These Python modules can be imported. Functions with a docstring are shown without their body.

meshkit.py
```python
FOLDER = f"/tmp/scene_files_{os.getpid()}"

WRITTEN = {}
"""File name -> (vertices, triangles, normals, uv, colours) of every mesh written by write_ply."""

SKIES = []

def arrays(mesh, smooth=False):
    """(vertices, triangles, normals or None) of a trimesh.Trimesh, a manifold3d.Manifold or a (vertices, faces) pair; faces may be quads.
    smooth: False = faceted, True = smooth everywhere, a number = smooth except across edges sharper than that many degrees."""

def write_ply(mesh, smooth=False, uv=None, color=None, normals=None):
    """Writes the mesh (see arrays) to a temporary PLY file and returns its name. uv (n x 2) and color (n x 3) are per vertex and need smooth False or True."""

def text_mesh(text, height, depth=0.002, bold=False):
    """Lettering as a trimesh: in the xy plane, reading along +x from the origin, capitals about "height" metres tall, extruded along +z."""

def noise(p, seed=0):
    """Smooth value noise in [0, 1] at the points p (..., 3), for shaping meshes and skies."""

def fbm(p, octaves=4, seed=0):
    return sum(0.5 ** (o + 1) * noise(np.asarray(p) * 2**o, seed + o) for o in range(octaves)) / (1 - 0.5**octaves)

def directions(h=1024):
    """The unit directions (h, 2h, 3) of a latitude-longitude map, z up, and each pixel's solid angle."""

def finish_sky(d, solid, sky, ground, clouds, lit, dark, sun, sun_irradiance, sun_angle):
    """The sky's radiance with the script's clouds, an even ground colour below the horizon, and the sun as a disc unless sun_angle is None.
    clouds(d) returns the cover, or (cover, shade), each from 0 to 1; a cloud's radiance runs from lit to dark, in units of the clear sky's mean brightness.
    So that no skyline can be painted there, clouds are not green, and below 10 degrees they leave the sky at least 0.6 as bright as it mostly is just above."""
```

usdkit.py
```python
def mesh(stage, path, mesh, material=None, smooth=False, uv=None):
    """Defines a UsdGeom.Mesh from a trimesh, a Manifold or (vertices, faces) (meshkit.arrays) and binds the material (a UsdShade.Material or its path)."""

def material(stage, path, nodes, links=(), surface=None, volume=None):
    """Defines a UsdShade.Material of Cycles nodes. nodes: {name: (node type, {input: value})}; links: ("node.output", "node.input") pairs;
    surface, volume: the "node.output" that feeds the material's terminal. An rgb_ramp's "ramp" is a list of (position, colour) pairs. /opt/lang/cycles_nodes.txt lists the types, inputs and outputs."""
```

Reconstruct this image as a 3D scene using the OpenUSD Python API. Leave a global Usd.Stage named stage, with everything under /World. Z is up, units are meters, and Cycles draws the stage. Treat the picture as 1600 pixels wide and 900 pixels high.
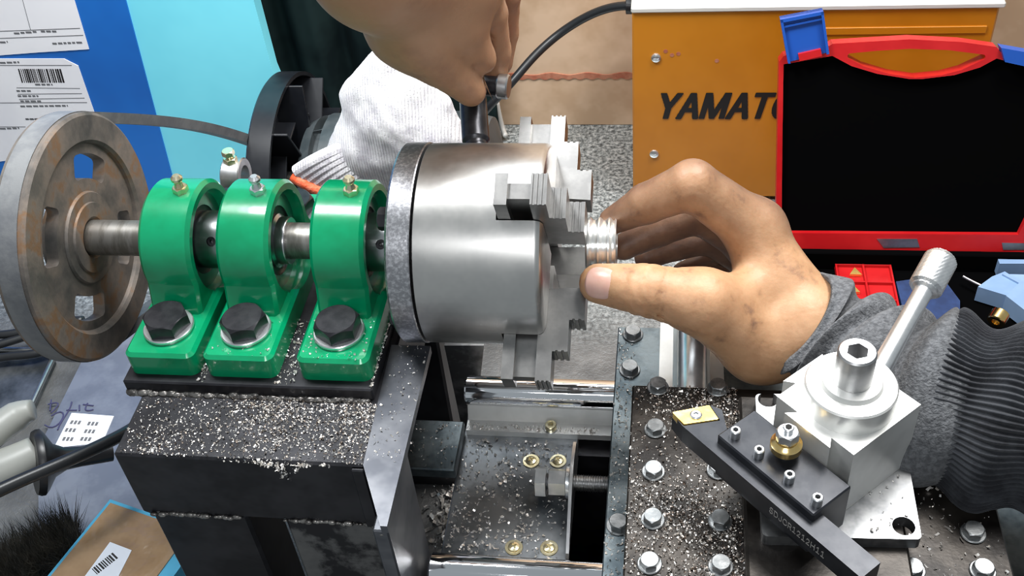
import math, numpy as np, trimesh, manifold3d, usdkit, meshkit
from shapely.geometry import Polygon, Point, box as sbox
from shapely import affinity
from scipy.spatial import ConvexHull
from pxr import Usd, UsdGeom, UsdLux, UsdShade, Gf, Sdf
A = np.array
stage = Usd.Stage.CreateInMemory()
UsdGeom.SetStageUpAxis(stage, UsdGeom.Tokens.z)
UsdGeom.SetStageMetersPerUnit(stage, 1.0)
UsdGeom.Xform.Define(stage, '/World'); UsdGeom.Scope.Define(stage, '/World/Looks')
# All coordinates below: metres, spindle axis = x axis (y = z = 0), bench top at z = -ZB. Everything is lifted by ZB when it is defined.
ZB = 0.33
LIFT = A([0, 0, ZB])
# ------------------------------------------------------------------ camera
YAW, PITCH, ROLL, FPX = math.radians(-11.0), math.radians(42.3), math.radians(-6.2), 1690.
CAM = A([0.0674, -.5283, .4510])
fw = A([math.sin(YAW)*math.cos(PITCH), math.cos(YAW)*math.cos(PITCH), -math.sin(PITCH)])
rt = A([math.cos(YAW), -math.sin(YAW), 0]); upv = np.cross(rt, fw)
rt, upv = math.cos(ROLL)*rt+math.sin(ROLL)*upv, -math.sin(ROLL)*rt+math.cos(ROLL)*upv
cam = UsdGeom.Camera.Define(stage, '/World/camera')
m = np.eye(4); m[0, :3] = rt; m[1, :3] = upv; m[2, :3] = -fw; m[3, :3] = CAM+LIFT
cam.AddTransformOp().Set(Gf.Matrix4d(*m.ravel().tolist()))
cam.CreateHorizontalApertureAttr(36.0); cam.CreateVerticalApertureAttr(20.25)
cam.CreateFocalLengthAttr(36.0*FPX/1600); cam.CreateClippingRangeAttr(Gf.Vec2f(.01, 50))
cam.CreateExposureAttr(0.0)
# ------------------------------------------------------------------ light: soft daylight all round, a lamp over the bench, one behind the camera
dome = UsdLux.DomeLight.Define(stage, '/World/daylight'); dome.CreateIntensityAttr(0.11); dome.CreateColorAttr(Gf.Vec3f(.86, .95, 1.0))
def rect(name, pos, target, w, h, power, col):
    L = UsdLux.RectLight.Define(stage, '/World/'+name); L.CreateWidthAttr(w); L.CreateHeightAttr(h)
    L.CreateIntensityAttr(power); L.CreateColorAttr(Gf.Vec3f(*col))
    z = A(pos, float)-A(target, float); z /= np.linalg.norm(z); x = np.cross([0, 0, 1.], z); x /= np.linalg.norm(x); y = np.cross(z, x)
    t = np.eye(4); t[0, :3] = x; t[1, :3] = y; t[2, :3] = z; t[3, :3] = A(pos)+LIFT
    L.AddTransformOp().Set(Gf.Matrix4d(*t.ravel().tolist()))
rect('bench_lamp', (.36, .22, .95), (.06, -.02, -.03), .40, .36, 34, (1, .985, .96))
rect('back_fill', (.10, .62, .80), (.05, -.05, -.05), .90, .28, 5.0, (.90, .96, 1))  # added unseen panel for white reflections on chuck top and rods
rect('wall_fill', (-.30, .11, .66), (-.37, .45, -.12), .30, .20, 52, (.97, .99, 1))  # added unseen fill that brightens the left wall and the glove
rect('front_lamp', (.02, -.78, .64), (0, 0, -.05), .34, .10, 20, (.97, .98, 1))

# ------------------------------------------------------------------ pixel -> point on a real plane of the scene
def ray(px, py):
    d = (px-800)/FPX*rt+(450-py)/FPX*upv+fw
    return d/np.linalg.norm(d)
def at(px, py, ax, val):
    d = ray(px, py); i = 'xyz'.index(ax); return CAM+(val-CAM[i])/d[i]*d
def onplane(px, py, P, n):
    d = ray(px, py); return CAM+np.dot(A(P)-CAM, n)/np.dot(d, n)*d
# ------------------------------------------------------------------ scene-tree helpers
used, BASE = {}, {}
def numbered(parent, name):
    k = used.setdefault((parent, name), 0); used[(parent, name)] += 1
    return name if k == 0 else f'{name}_{k:03d}'
def tag(p, label=None, cat=None, group=None, kind=None):
    for k, v in (('label', label), ('category', cat), ('group', group), ('kind', kind)):
        if v: p.SetCustomDataByKey(k, v)
    return p
def thing(name, label, cat, base, group=None):
    path = '/World/'+numbered('/World', name)
    x = UsdGeom.Xform.Define(stage, path); b = A(base, float)+LIFT
    x.AddTranslateOp().Set(Gf.Vec3d(*b.tolist())); BASE[path] = b
    return tag(x.GetPrim(), label, cat, group)
def obj(name, mesh, material, parent=None, label=None, cat=None, kind=None, group=None, smooth=30):
    pp = str(parent.GetPath()) if parent is not None else '/World'
    path = pp+'/'+numbered(pp, name); b = BASE.get(pp, A([0, 0, 0.])); BASE[path] = b
    if isinstance(mesh, (list,)): mesh = cat_(mesh)
    if hasattr(mesh, 'to_mesh'):
        q = mesh.to_mesh(); mesh = trimesh.Trimesh(q.vert_properties[:, :3], q.tri_verts, process=False)
    mesh = trimesh.Trimesh(np.asarray(mesh.vertices)+LIFT-b, mesh.faces, process=False)
    usdkit.mesh(stage, path, mesh, material, smooth=smooth)
    return tag(stage.GetPrimAtPath(path), label, cat, group, kind)
def struct(name, mesh, material, parent=None, label=None):
    return obj(name, mesh, material, parent, label, kind='structure' if parent is None else None)
# ------------------------------------------------------------------ mesh helpers
def cat_(l):
    out = []
    for q in l:
        if hasattr(q, 'to_mesh'):
            t = q.to_mesh(); q = trimesh.Trimesh(t.vert_properties[:, :3], t.tri_verts, process=False)
        out.append(q)
    return trimesh.util.concatenate(out)
def hull(pts):
    pts = np.asarray(pts, float); h = ConvexHull(pts)
    t = trimesh.Trimesh(pts, h.simplices, process=True)
    c = t.vertices[np.unique(t.faces)].mean(0); tc = t.triangles_center-c
    f = np.array(t.faces); bad = (t.face_normals*tc).sum(1) < 0; f[bad] = f[bad][:, ::-1]
    t = trimesh.Trimesh(t.vertices, f, process=False); t.remove_unreferenced_vertices(); return t
def corners(c, U, V, W, hx, hy, hz, b):
    P = []
    for sx in (-1, 1):
        for sy in (-1, 1):
            for sz in (-1, 1):
                for k in range(3):
                    h = A([hx, hy, hz], float)-b; h[k] += b
                    P.append(A(c)+sx*h[0]*U+sy*h[1]*V+sz*h[2]*W)
    return P
X_, Y_, Z_ = np.eye(3)
def bx(x0, x1, y0, y1, z0, z1, b=.0008):
    return hull(corners(((x0+x1)/2, (y0+y1)/2, (z0+z1)/2), X_, Y_, Z_, abs(x1-x0)/2, abs(y1-y0)/2, abs(z1-z0)/2, b))
def ob(c, U, V, W, hx, hy, hz, b=.0006):
    return hull(corners(c, U, V, W, hx, hy, hz, b))
def frame(d):
    d = A(d, float)/np.linalg.norm(d); a = np.cross(d, Z_ if abs(d[2]) < .9 else X_); a /= np.linalg.norm(a)
    return a, np.cross(d, a), d
def lathe(prof, O, d, n=48, close=True):
    """prof: (radius, height) list, revolved round the axis d through O."""
    a, b, d = frame(d); t = np.linspace(0, 2*np.pi, n, endpoint=False)
    ring = np.cos(t)[:, None]*a+np.sin(t)[:, None]*b
    V = np.vstack([A(O)+max(r, 1e-6)*ring+h*d for r, h in prof]); k = len(prof); F = []
    i = np.arange(n); j = (i+1) % n
    for s in range(k if close else k-1):
        p, q = s*n, ((s+1) % k)*n
        F += [np.stack([p+i, p+j, q+j], 1), np.stack([p+i, q+j, q+i], 1)]
    F = np.vstack(F); T = trimesh.Trimesh(V, F, process=False)
    if close and T.volume < 0: T.invert()
    return T
def cyl(p, q, r, n=32, b=.0005, r2=None):
    p, q = A(p, float), A(q, float); L = np.linalg.norm(q-p); r2 = r if r2 is None else r2; b = min(b, r*.4, L*.4)
    return lathe([(0, 0), (r-b, 0), (r, b), (r2, L-b), (r2-b, L), (0, L)], p, q-p, n)
def ringl(O, d, ri, ro, h0, h1, n=64, b=.0008):
    return lathe([(ri, h0), (ro-b, h0), (ro, h0+b), (ro, h1-b), (ro-b, h1), (ri, h1)], O, d, n)
def tube(P, r, n=12, caps=True):
    P = np.asarray(P, float); r = np.broadcast_to(r, (len(P),)); T = np.gradient(P, axis=0); T /= np.linalg.norm(T, axis=1)[:, None]
    a = frame(T[0])[0]; V = []; t = np.linspace(0, 2*np.pi, n, endpoint=False)
    for p, d, q in zip(P, T, r):
        a = a-d*(a@d); a /= np.linalg.norm(a); b = np.cross(d, a)
        V.append(p+q*(np.cos(t)[:, None]*a+np.sin(t)[:, None]*b))
    k = len(P); i = np.arange(n); j = (i+1) % n; F = []
    for s in range(k-1): F += [np.stack([s*n+i, s*n+j, (s+1)*n+j], 1), np.stack([s*n+i, (s+1)*n+j, (s+1)*n+i], 1)]
    V = np.vstack(V)
    if caps:
        V = np.vstack([V, P[0], P[-1]]); F += [np.stack([j, i, np.full(n, k*n)], 1), np.stack([(k-1)*n+i, (k-1)*n+j, np.full(n, k*n+1)], 1)]
    return trimesh.Trimesh(V, np.vstack(F), process=False)
def spline(P, n=40):
    from scipy.interpolate import CubicSpline
    P = np.asarray(P, float); s = np.r_[0, np.cumsum(np.linalg.norm(np.diff(P, axis=0), axis=1))]
    return CubicSpline(s, P)(np.linspace(0, s[-1], n))
def prism(poly, O, U, V, W, d, d0=0.0):
    if not hasattr(poly, 'exterior') and not hasattr(poly, 'geoms'): poly = Polygon(poly)
    out = []
    for g in getattr(poly, 'geoms', [poly]):
        t = trimesh.creation.extrude_polygon(g, d-d0, engine='earcut'); v = t.vertices
        M = A(O)+v[:, :1]*A(U)+v[:, 1:2]*A(V)+(v[:, 2:]+d0)*A(W)
        T = trimesh.Trimesh(M, t.faces, process=False)
        if np.dot(np.cross(U, V), W) < 0: T.invert()
        out.append(T)
    return cat_(out)
def man(t):
    t = trimesh.Trimesh(t.vertices, t.faces, process=True); t.merge_vertices()
    return manifold3d.Manifold(manifold3d.Mesh(np.asarray(t.vertices, np.float32), np.asarray(t.faces, np.uint32)))
def bool_(base, subs=(), adds=()):
    r = man(base)
    for s in adds: r = r+man(s)
    for s in subs: r = r-man(s)
    return r
def hexhead(O, d, r, h, rot=0.0):
    """hex head, across-corners radius r, base at O, chamfered crown"""
    a, b, d = frame(d); t = np.arange(6)*np.pi/3+rot
    hexa = [(r*math.cos(x), r*math.sin(x)) for x in t]
    H = prism(hexa, O, a, b, d, h)
    c = lathe([(0, -.001), (r*1.3, -.001), (r*1.3, h-r*.42), (r*.84, h), (0, h)], O, d, 36)
    return man(H)^man(c)
def nets(F, lo, h):
    """naive surface nets of the zero level of the sampled distance F"""
    lo = A(lo, float); s = F < 0; nx, ny, nz = F.shape
    c = np.zeros((nx-1, ny-1, nz-1), int); pos = np.zeros(c.shape+(3,)); cnt = np.zeros(c.shape)
    for o in np.ndindex(2, 2, 2): c += s[o[0]:nx-1+o[0], o[1]:ny-1+o[1], o[2]:nz-1+o[2]]
    for ax in range(3):
        for o in np.ndindex(2, 2):
            o0 = list(o); o0.insert(ax, 0); o1 = list(o); o1.insert(ax, 1)
            f0 = F[o0[0]:nx-1+o0[0], o0[1]:ny-1+o0[1], o0[2]:nz-1+o0[2]]; f1 = F[o1[0]:nx-1+o1[0], o1[1]:ny-1+o1[1], o1[2]:nz-1+o1[2]]
            x = (f0 < 0) != (f1 < 0); t = np.where(x, f0/np.where(x, f0-f1, 1), 0)
            p = np.zeros(c.shape+(3,)); p[...] = o0; p[..., ax] += t; pos += np.where(x[..., None], p, 0); cnt += x
    act = (c > 0) & (c < 8); idx = -np.ones(c.shape, int); idx[act] = np.arange(act.sum())
    ijk = np.argwhere(act); V = lo+h*(ijk+pos[act]/cnt[act][:, None]); Q = []
    for ax in range(3):
        a1, a2 = (ax+1) % 3, (ax+2) % 3
        sl0 = [slice(None)]*3; sl1 = [slice(None)]*3; sl0[ax] = slice(0, -1); sl1[ax] = slice(1, None)
        S0, S1 = s[tuple(sl0)], s[tuple(sl1)]; e = np.argwhere(S0 != S1)
        e = e[(e[:, a1] > 0) & (e[:, a2] > 0) & (e[:, a1] < F.shape[a1]-1) & (e[:, a2] < F.shape[a2]-1)]
        def cell(d1, d2):
            q = e.copy(); q[:, a1] += d1; q[:, a2] += d2; return idx[q[:, 0], q[:, 1], q[:, 2]]
        q = np.stack([cell(-1, -1), cell(0, -1), cell(0, 0), cell(-1, 0)], 1)
        fl = S0[e[:, 0], e[:, 1], e[:, 2]]
        q[~fl] = q[~fl][:, ::-1]; Q.append(q)
    Q = np.vstack(Q)
    return trimesh.Trimesh(V, np.vstack([Q[:, [0, 1, 2]], Q[:, [0, 2, 3]]]), process=False)
def cone_d(P, a, b, ra, rb):
    a, b = A(a, float), A(b, float); ab = b-a; t = np.clip(((P-a)@ab)/(ab@ab), 0, 1)
    return np.linalg.norm(P-a-t[..., None]*ab, axis=-1)-(ra+(rb-ra)*t)
def smin(a, b, k):
    h = np.clip(.5+.5*(b-a)/k, 0, 1); return b+(a-b)*h-k*h*(1-h)
def grid(lo, hi, h):
    g = [np.arange(lo[i], hi[i]+h, h) for i in range(3)]
    return np.stack(np.meshgrid(*g, indexing='ij'), -1)
# ------------------------------------------------------------------ materials
LK = '/World/Looks/'
def mat(name, c1, c2=None, scale=60, rough=.5, metal=0., lo=.4, hi=.6, stretch=(1, 1, 1), bump=0., bscale=None, bdist=.0006, bstretch=None, detail=4, rough2=None, spec=.5, coat=0., sss=0., ramp=None, sheen=0., aniso=0.):
    n = {'g': ('geometry', {}), 'p': ('principled_bsdf', dict(base_color=c1, roughness=rough, metallic=metal, specular_ior_level=spec, coat_weight=coat, sheen_weight=sheen))}
    l = []
    if sss: n['p'][1].update(subsurface_weight=sss, subsurface_scale=.004)
    if c2 is not None or ramp or rough2 is not None:
        n['m'] = ('mapping', {'scale': stretch}); n['n'] = ('noise_texture', {'scale': scale, 'detail': detail, 'roughness': .6})
        l += [('g.position', 'm.vector'), ('m.vector', 'n.vector')]
        n['r'] = ('rgb_ramp', {'ramp': ramp or [(lo, c1), (hi, c2)]}); l += [('n.fac', 'r.fac'), ('r.color', 'p.base_color')] if (c2 is not None or ramp) else []
        if rough2 is not None:
            n['mr'] = ('map_range', dict(from_min=lo, from_max=hi, to_min=rough, to_max=rough2, clamp=True)); l += [('n.fac', 'mr.value'), ('mr.result', 'p.roughness')]
    if bump:
        n['bm'] = ('mapping', {'scale': bstretch or (1, 1, 1)}); n['bn'] = ('noise_texture', {'scale': bscale or scale, 'detail': 3}); n['b'] = ('bump', dict(strength=bump, distance=bdist))
        l += [('g.position', 'bm.vector'), ('bm.vector', 'bn.vector'), ('bn.fac', 'b.height'), ('b.normal', 'p.normal')]
    return usdkit.material(stage, LK+name, n, l, surface='p.BSDF')
M = {}
M['green'] = mat('cast_green_paint', (.0, .215, .085), (.0, .255, .105), 40, .22, coat=.3, bump=.12, bscale=90)
M['chuck'] = mat('turned_steel', (.56, .55, .535), (.60, .59, .57), 24, .30, 1., rough2=.34)
M['jaw'] = mat('ground_steel', (.22, .217, .214), (.27, .266, .26), 80, .34, 1.)
M['jawdark'] = mat('hardened_steel', (.30, .29, .29), (.36, .35, .35), 80, .38, 1.)
M['flange'] = mat('speckled_steel', (.36, .36, .38), (.66, .66, .69), 420, .34, 1., .46, .66, bump=.3, bscale=500, bdist=.0003)
M['steel'] = mat('plain_steel', (.38, .38, .39), (.52, .52, .52), 60, .36, 1.)
M['shaft'] = mat('dull_shaft_steel', (.20, .19, .17), (.32, .31, .29), 45, .42, .9, stretch=(4, 1, 1))
M['chrome'] = mat('hard_chrome', (.86, .87, .90), rough=.06, metal=1.)
M['bearing'] = mat('polished_bearing_steel', (.50, .50, .52), rough=.24, metal=1.)
M['seal'] = mat('bearing_seal', (.02, .02, .022), rough=.4)
M['oxide'] = mat('black_oxide', (.022, .022, .026), (.04, .04, .045), 90, .30, .6, bump=.1, bscale=200)
M['toolblk'] = mat('tool_black', (.020, .022, .028), (.032, .034, .040), 90, .33, .5)
M['zinc'] = mat('zinc_plate', (.66, .68, .70), (.78, .79, .80), 90, .28, .9)
M['dullzinc'] = mat('dull_zinc', (.19, .20, .205), (.33, .34, .345), 120, .36, .8, bump=.2, bscale=300)
M['yzinc'] = mat('yellow_zinc', (.72, .62, .36), (.82, .76, .55), 120, .25, .9)
M['brass'] = mat('brass', (.86, .60, .22), (.92, .70, .34), 90, .22, 1.)
M['gold'] = mat('gold_coating', (.95, .56, .12), (.98, .68, .22), 120, .32, .7)
M['alu'] = mat('machined_aluminium', (.70, .70, .68), (.76, .76, .74), 60, .34, .6)
M['ringalu'] = mat('bright_turned_aluminium', (.84, .84, .82), rough=.22, metal=.85)
M['rust'] = mat('rusted_cast_iron', (.16, .12, .09), rough=.55, metal=.35, scale=26, detail=6, ramp=[(.30, (.06, .058, .055)), (.44, (.125, .11, .098)), (.54, (.19, .155, .13)), (.60, (.21, .12, .065)), (.70, (.17, .165, .16))], bump=.35, bscale=160, bdist=.0008)
M['belt'] = mat('grey_belt_rubber', (.11, .115, .125), (.16, .165, .17), 50, .5, bump=.2, bscale=300)
M['blacksteel'] = mat('black_steel', (.011, .011, .014), (.030, .030, .035), 26, .40, .5, bump=.15, bscale=180)
M['wornsteel'] = mat('worn_black_steel', (.011, .011, .014), rough=.45, metal=.4, scale=22, detail=8, ramp=[(.50, (.013, .013, .016)), (.56, (.12, .12, .12)), (.70, (.17, .17, .165))])
M['barsteel'] = mat('blued_bare_steel', (.085, .09, .105), (.16, .165, .18), 22, .40, .8, bump=.1, bscale=160)
M['plate'] = mat('oily_steel_plate', (.085, .095, .105), (.24, .255, .27), 24, .36, .8, bump=.15, bscale=220)
M['table'] = mat('oily_dark_table', (.013, .011, .010), (.045, .039, .034), 30, .38, .6, bump=.25, bscale=260)
M['saddle'] = mat('blue_grey_steel', (.085, .11, .125), (.20, .235, .25), 40, .35, .8, bump=.2, bscale=240)
M['galv'] = mat('dull_plate_steel', (.20, .205, .215), (.36, .365, .37), 38, .30, .9, rough2=.42)
M['weld'] = mat('weld_metal', (.12, .11, .105), (.34, .32, .30), 150, .3, .9, bump=.4, bscale=300)
M['blackpl'] = mat('black_plastic', (.008, .009, .012), (.012, .013, .016), 60, .32)
M['motor'] = mat('motor_grey_paint', (.035, .045, .05), (.06, .07, .075), 30, .4, bump=.2, bscale=200)
M['knit'] = None
M['white'] = mat('white_paint', (.58, .57, .54), rough=.5)
M['orange'] = mat('orange_paint', (.48, .165, .004), (.53, .19, .008), 9, .38, coat=.15)
M['print'] = mat('black_print', (.008, .006, .006), rough=.5)
M['grey_print'] = mat('grey_print', (.13, .13, .14), rough=.7)
M['engrave'] = mat('engraved_grey', (.22, .21, .20), rough=.5)
M['red'] = mat('red_plastic', (.50, .008, .011), (.57, .014, .016), 20, .34)
M['foam'] = mat('black_foam', (.0012, .0012, .0014), rough=.95, spec=.03)
M['blue'] = mat('blue_plastic', (.012, .085, .42), rough=.34)
M['bluegrey'] = mat('blue_grey_plastic', (.24, .37, .58), (.30, .44, .66), 20, .4)
M['wallblue'] = mat('blue_painted_board', (.004, .105, .42), (.006, .14, .52), 4, .45)
M['wallcyan'] = mat('cyan_painted_board', (.17, .66, .80), (.20, .72, .85), 5, .5)
M['curtain'] = mat('dark_green_cloth', (.004, .009, .010), (.010, .021, .021), 12, .85, spec=.1)
M['ply'] = mat('tan_board', (.50, .34, .215), (.62, .445, .305), 14, .75, bump=.15, bscale=50)
M['seam'] = mat('red_brown_seam', (.36, .10, .055), (.46, .20, .12), 60, .8)
M['paper'] = mat('paper', (.72, .71, .75), (.78, .77, .80), 8, .75)
M['carton'] = mat('brown_carton', (.36, .22, .11), (.44, .29, .16), 18, .6)
M['tape'] = mat('clear_tape_wrap', (.27, .165, .085), (.35, .225, .125), 22, .22, coat=.7, bump=.8, bscale=38, bdist=.006)
M['skyblue'] = mat('blue_carton', (.05, .30, .50), (.08, .40, .62), 20, .45)
M['label'] = mat('white_label', (.74, .78, .86), rough=.5)
M['ink'] = mat('marker_ink', (.05, .05, .12), rough=.6)
M['greypl'] = mat('light_grey_plastic', (.33, .335, .31), rough=.42)
M['rubber'] = mat('black_rubber', (.012, .012, .014), rough=.36)
M['cable'] = mat('black_cable', (.014, .015, .017), rough=.38)
M['bristle'] = mat('black_bristle', (.02, .019, .017), (.05, .045, .035), 80, .5)
M['swarf'] = mat('bright_swarf', (.80, .75, .69), (.92, .90, .88), 200, .22, .65)
M['swarfdark'] = mat('dull_swarf', (.32, .26, .22), (.5, .44, .4), 200, .3, 1.)
M['hole'] = mat('dark_hole', (.004, .004, .004), rough=.8)
M['nail'] = mat('finger_nail', (.66, .34, .27), (.72, .40, .33), 60, .28, sss=.2)
M['orangeknit'] = mat('orange_knit', (.78, .10, .03), (.85, .22, .12), 160, .9, bump=.8, bscale=400, bdist=.001)
def skin(name, a, b, c, scale=70):
    return mat(name, a, rough=.5, scale=scale, detail=6, ramp=[(.26, c), (.42, a), (.66, b)], bump=.35, bscale=420, bdist=.0005, sss=.12)
def greasy_shaded_skin():
    # bare skin with work grease and painted-in shade on the four fingers and knuckles (y > 0), the thumb and wrist lighter
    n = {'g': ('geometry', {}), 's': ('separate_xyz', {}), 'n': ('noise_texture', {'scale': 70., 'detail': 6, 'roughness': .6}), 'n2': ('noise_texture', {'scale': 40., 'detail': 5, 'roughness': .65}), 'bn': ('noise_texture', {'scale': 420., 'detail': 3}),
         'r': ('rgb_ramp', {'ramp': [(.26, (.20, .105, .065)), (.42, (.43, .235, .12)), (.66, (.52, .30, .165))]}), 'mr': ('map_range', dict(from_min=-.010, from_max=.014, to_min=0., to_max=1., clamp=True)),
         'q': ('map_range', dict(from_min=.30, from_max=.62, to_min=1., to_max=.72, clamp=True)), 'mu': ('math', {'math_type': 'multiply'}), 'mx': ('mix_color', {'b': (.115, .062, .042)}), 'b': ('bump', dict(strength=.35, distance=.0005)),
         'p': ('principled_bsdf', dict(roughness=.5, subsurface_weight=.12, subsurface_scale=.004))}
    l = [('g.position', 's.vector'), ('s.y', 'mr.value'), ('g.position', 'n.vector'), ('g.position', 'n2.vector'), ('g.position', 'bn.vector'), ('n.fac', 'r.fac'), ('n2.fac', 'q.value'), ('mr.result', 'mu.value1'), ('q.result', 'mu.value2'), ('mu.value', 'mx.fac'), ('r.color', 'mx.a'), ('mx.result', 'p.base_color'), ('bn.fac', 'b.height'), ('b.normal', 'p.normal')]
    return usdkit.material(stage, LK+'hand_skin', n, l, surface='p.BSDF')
M['skin'] = greasy_shaded_skin()
M['skin2'] = skin('arm_skin', (.33, .175, .095), (.38, .21, .12), (.22, .11, .065), 18)
def knit_mat(name, c1, c2, axis_scale, dist, st=1.):
    n = {'t': ('texture_coordinate', {}), 'm': ('mapping', {'scale': axis_scale}), 'w': ('wave_texture', {'scale': 1., 'distortion': 1.2, 'detail': 2., 'detail_scale': 2.}),
         'n': ('noise_texture', {'scale': 900., 'detail': 2}), 'n2': ('noise_texture', {'scale': 45., 'detail': 8, 'roughness': .75}),
         'r': ('rgb_ramp', {'ramp': [(.38, c1), (.62, c2)]}), 'mx': ('math', {'math_type': 'multiply'}), 'b': ('bump', dict(strength=st, distance=dist)),
         'p': ('principled_bsdf', dict(roughness=.92, specular_ior_level=.15, sheen_weight=.25))}
    l = [('t.object', 'm.vector'), ('m.vector', 'w.vector'), ('t.object', 'n.vector'), ('t.object', 'n2.vector'), ('w.fac', 'mx.value1'), ('n.fac', 'mx.value2'), ('mx.value', 'b.height'), ('b.normal', 'p.normal'), ('n2.fac', 'r.fac'), ('r.color', 'p.base_color')]
    return usdkit.material(stage, LK+name, n, l, surface='p.BSDF')
M['knit'] = knit_mat('white_knit', (.52, .50, .55), (.86, .85, .86), (130, 70, 30), .0016, .8)
M['sleeve'] = mat('grey_sleeve_knit', (.022, .023, .027), (.044, .047, .054), 60, .92, spec=.12, sheen=.12, bump=.5, bscale=900, bdist=.0008)
M['cuff'] = mat('grey_cuff_knit', (.085, .088, .095), (.15, .155, .165), 320, .95, spec=.1, sheen=.12, bump=.9, bscale=700, bdist=.0014)
# bench: dull sheet that turns into coarse hammered speckle towards the wall
def bench_mat():
    n = {'g': ('geometry', {}), 's': ('separate_xyz', {}), 'mr': ('map_range', dict(from_min=.22, from_max=.34, to_min=0., to_max=1., clamp=True)),
         'v': ('noise_texture', {'scale': 210., 'detail': 3, 'roughness': .7}), 'r': ('rgb_ramp', {'ramp': [(.36, (.08, .09, .095)), (.50, (.32, .36, .37)), (.64, (.66, .70, .71))]}),
         'n': ('noise_texture', {'scale': 22., 'detail': 5}), 'r2': ('rgb_ramp', {'ramp': [(.36, (.11, .11, .11)), (.62, (.20, .20, .198))]}),
         'mx': ('mix_color', {}), 'b': ('bump', dict(strength=.4, distance=.002)), 'p': ('principled_bsdf', dict(roughness=.4, metallic=.45))}
    l = [('g.position', 's.vector'), ('s.y', 'mr.value'), ('g.position', 'v.vector'), ('v.fac', 'r.fac'), ('g.position', 'n.vector'), ('n.fac', 'r2.fac'), ('mr.result', 'mx.fac'), ('r2.color', 'mx.a'), ('r.color', 'mx.b'), ('mx.result', 'p.base_color'), ('v.fac', 'b.height'), ('b.normal', 'p.normal')]
    return usdkit.material(stage, LK+'bench_sheet_metal', n, l, surface='p.BSDF')
M['bench'] = bench_mat()
rng = np.random.default_rng(7)

# ================================================================== SETTING
struct('bench_top', bx(-1.0, .85, -.34, .64, -.36, -.33, .002), M['bench'], label='grey sheet metal bench top under the machine')
ywr, ywl = .622, .462
w = struct('wall_back', bx(-.42, .9, ywr, ywr+.02, -.33, .45, .001), M['ply'], label='tan board wall behind the bench')
sz = at(890, 118, 'y', ywr)[2]
sx = np.linspace(-.14, .03, 60)
seamP = [(x, sz-.004+.0012*math.sin(90*x+i)) for i, x in enumerate(sx)]+[(x, sz+.003+.0016*math.sin(140*x)) for x in sx[::-1]]
obj('seam', prism(seamP, (0, ywr-.0015, 0), X_, Z_, Y_, .003), M['seam'], w, 'red brown seam across the tan board')
def wallpoly(px, y): return [tuple(at(a, b, 'y', y)[[0, 2]]) for a, b in px]
struct('wall_left', prism([(-1.0, -.33), tuple(at(283, 330, 'y', ywl)[[0, 2]]), tuple(at(196, 0, 'y', ywl)[[0, 2]]), (-.50, .3), (-1.0, .3)], (0, ywl, 0), X_, Z_, Y_, .02), M['wallblue'], label='blue painted board wall at the left')
struct('trim_1', prism([tuple(at(283, 330, 'y', ywl)[[0, 2]]), (-.34, -.33), tuple(at(425, 112, 'y', ywl)[[0, 2]]), tuple(at(395, 0, 'y', ywl)[[0, 2]]), (-.34, .3), (-.50, .3), tuple(at(196, 0, 'y', ywl)[[0, 2]])], (0, ywl+.002, 0), X_, Z_, Y_, .018), M['wallcyan'], label='light cyan painted board beside the blue wall')
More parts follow.
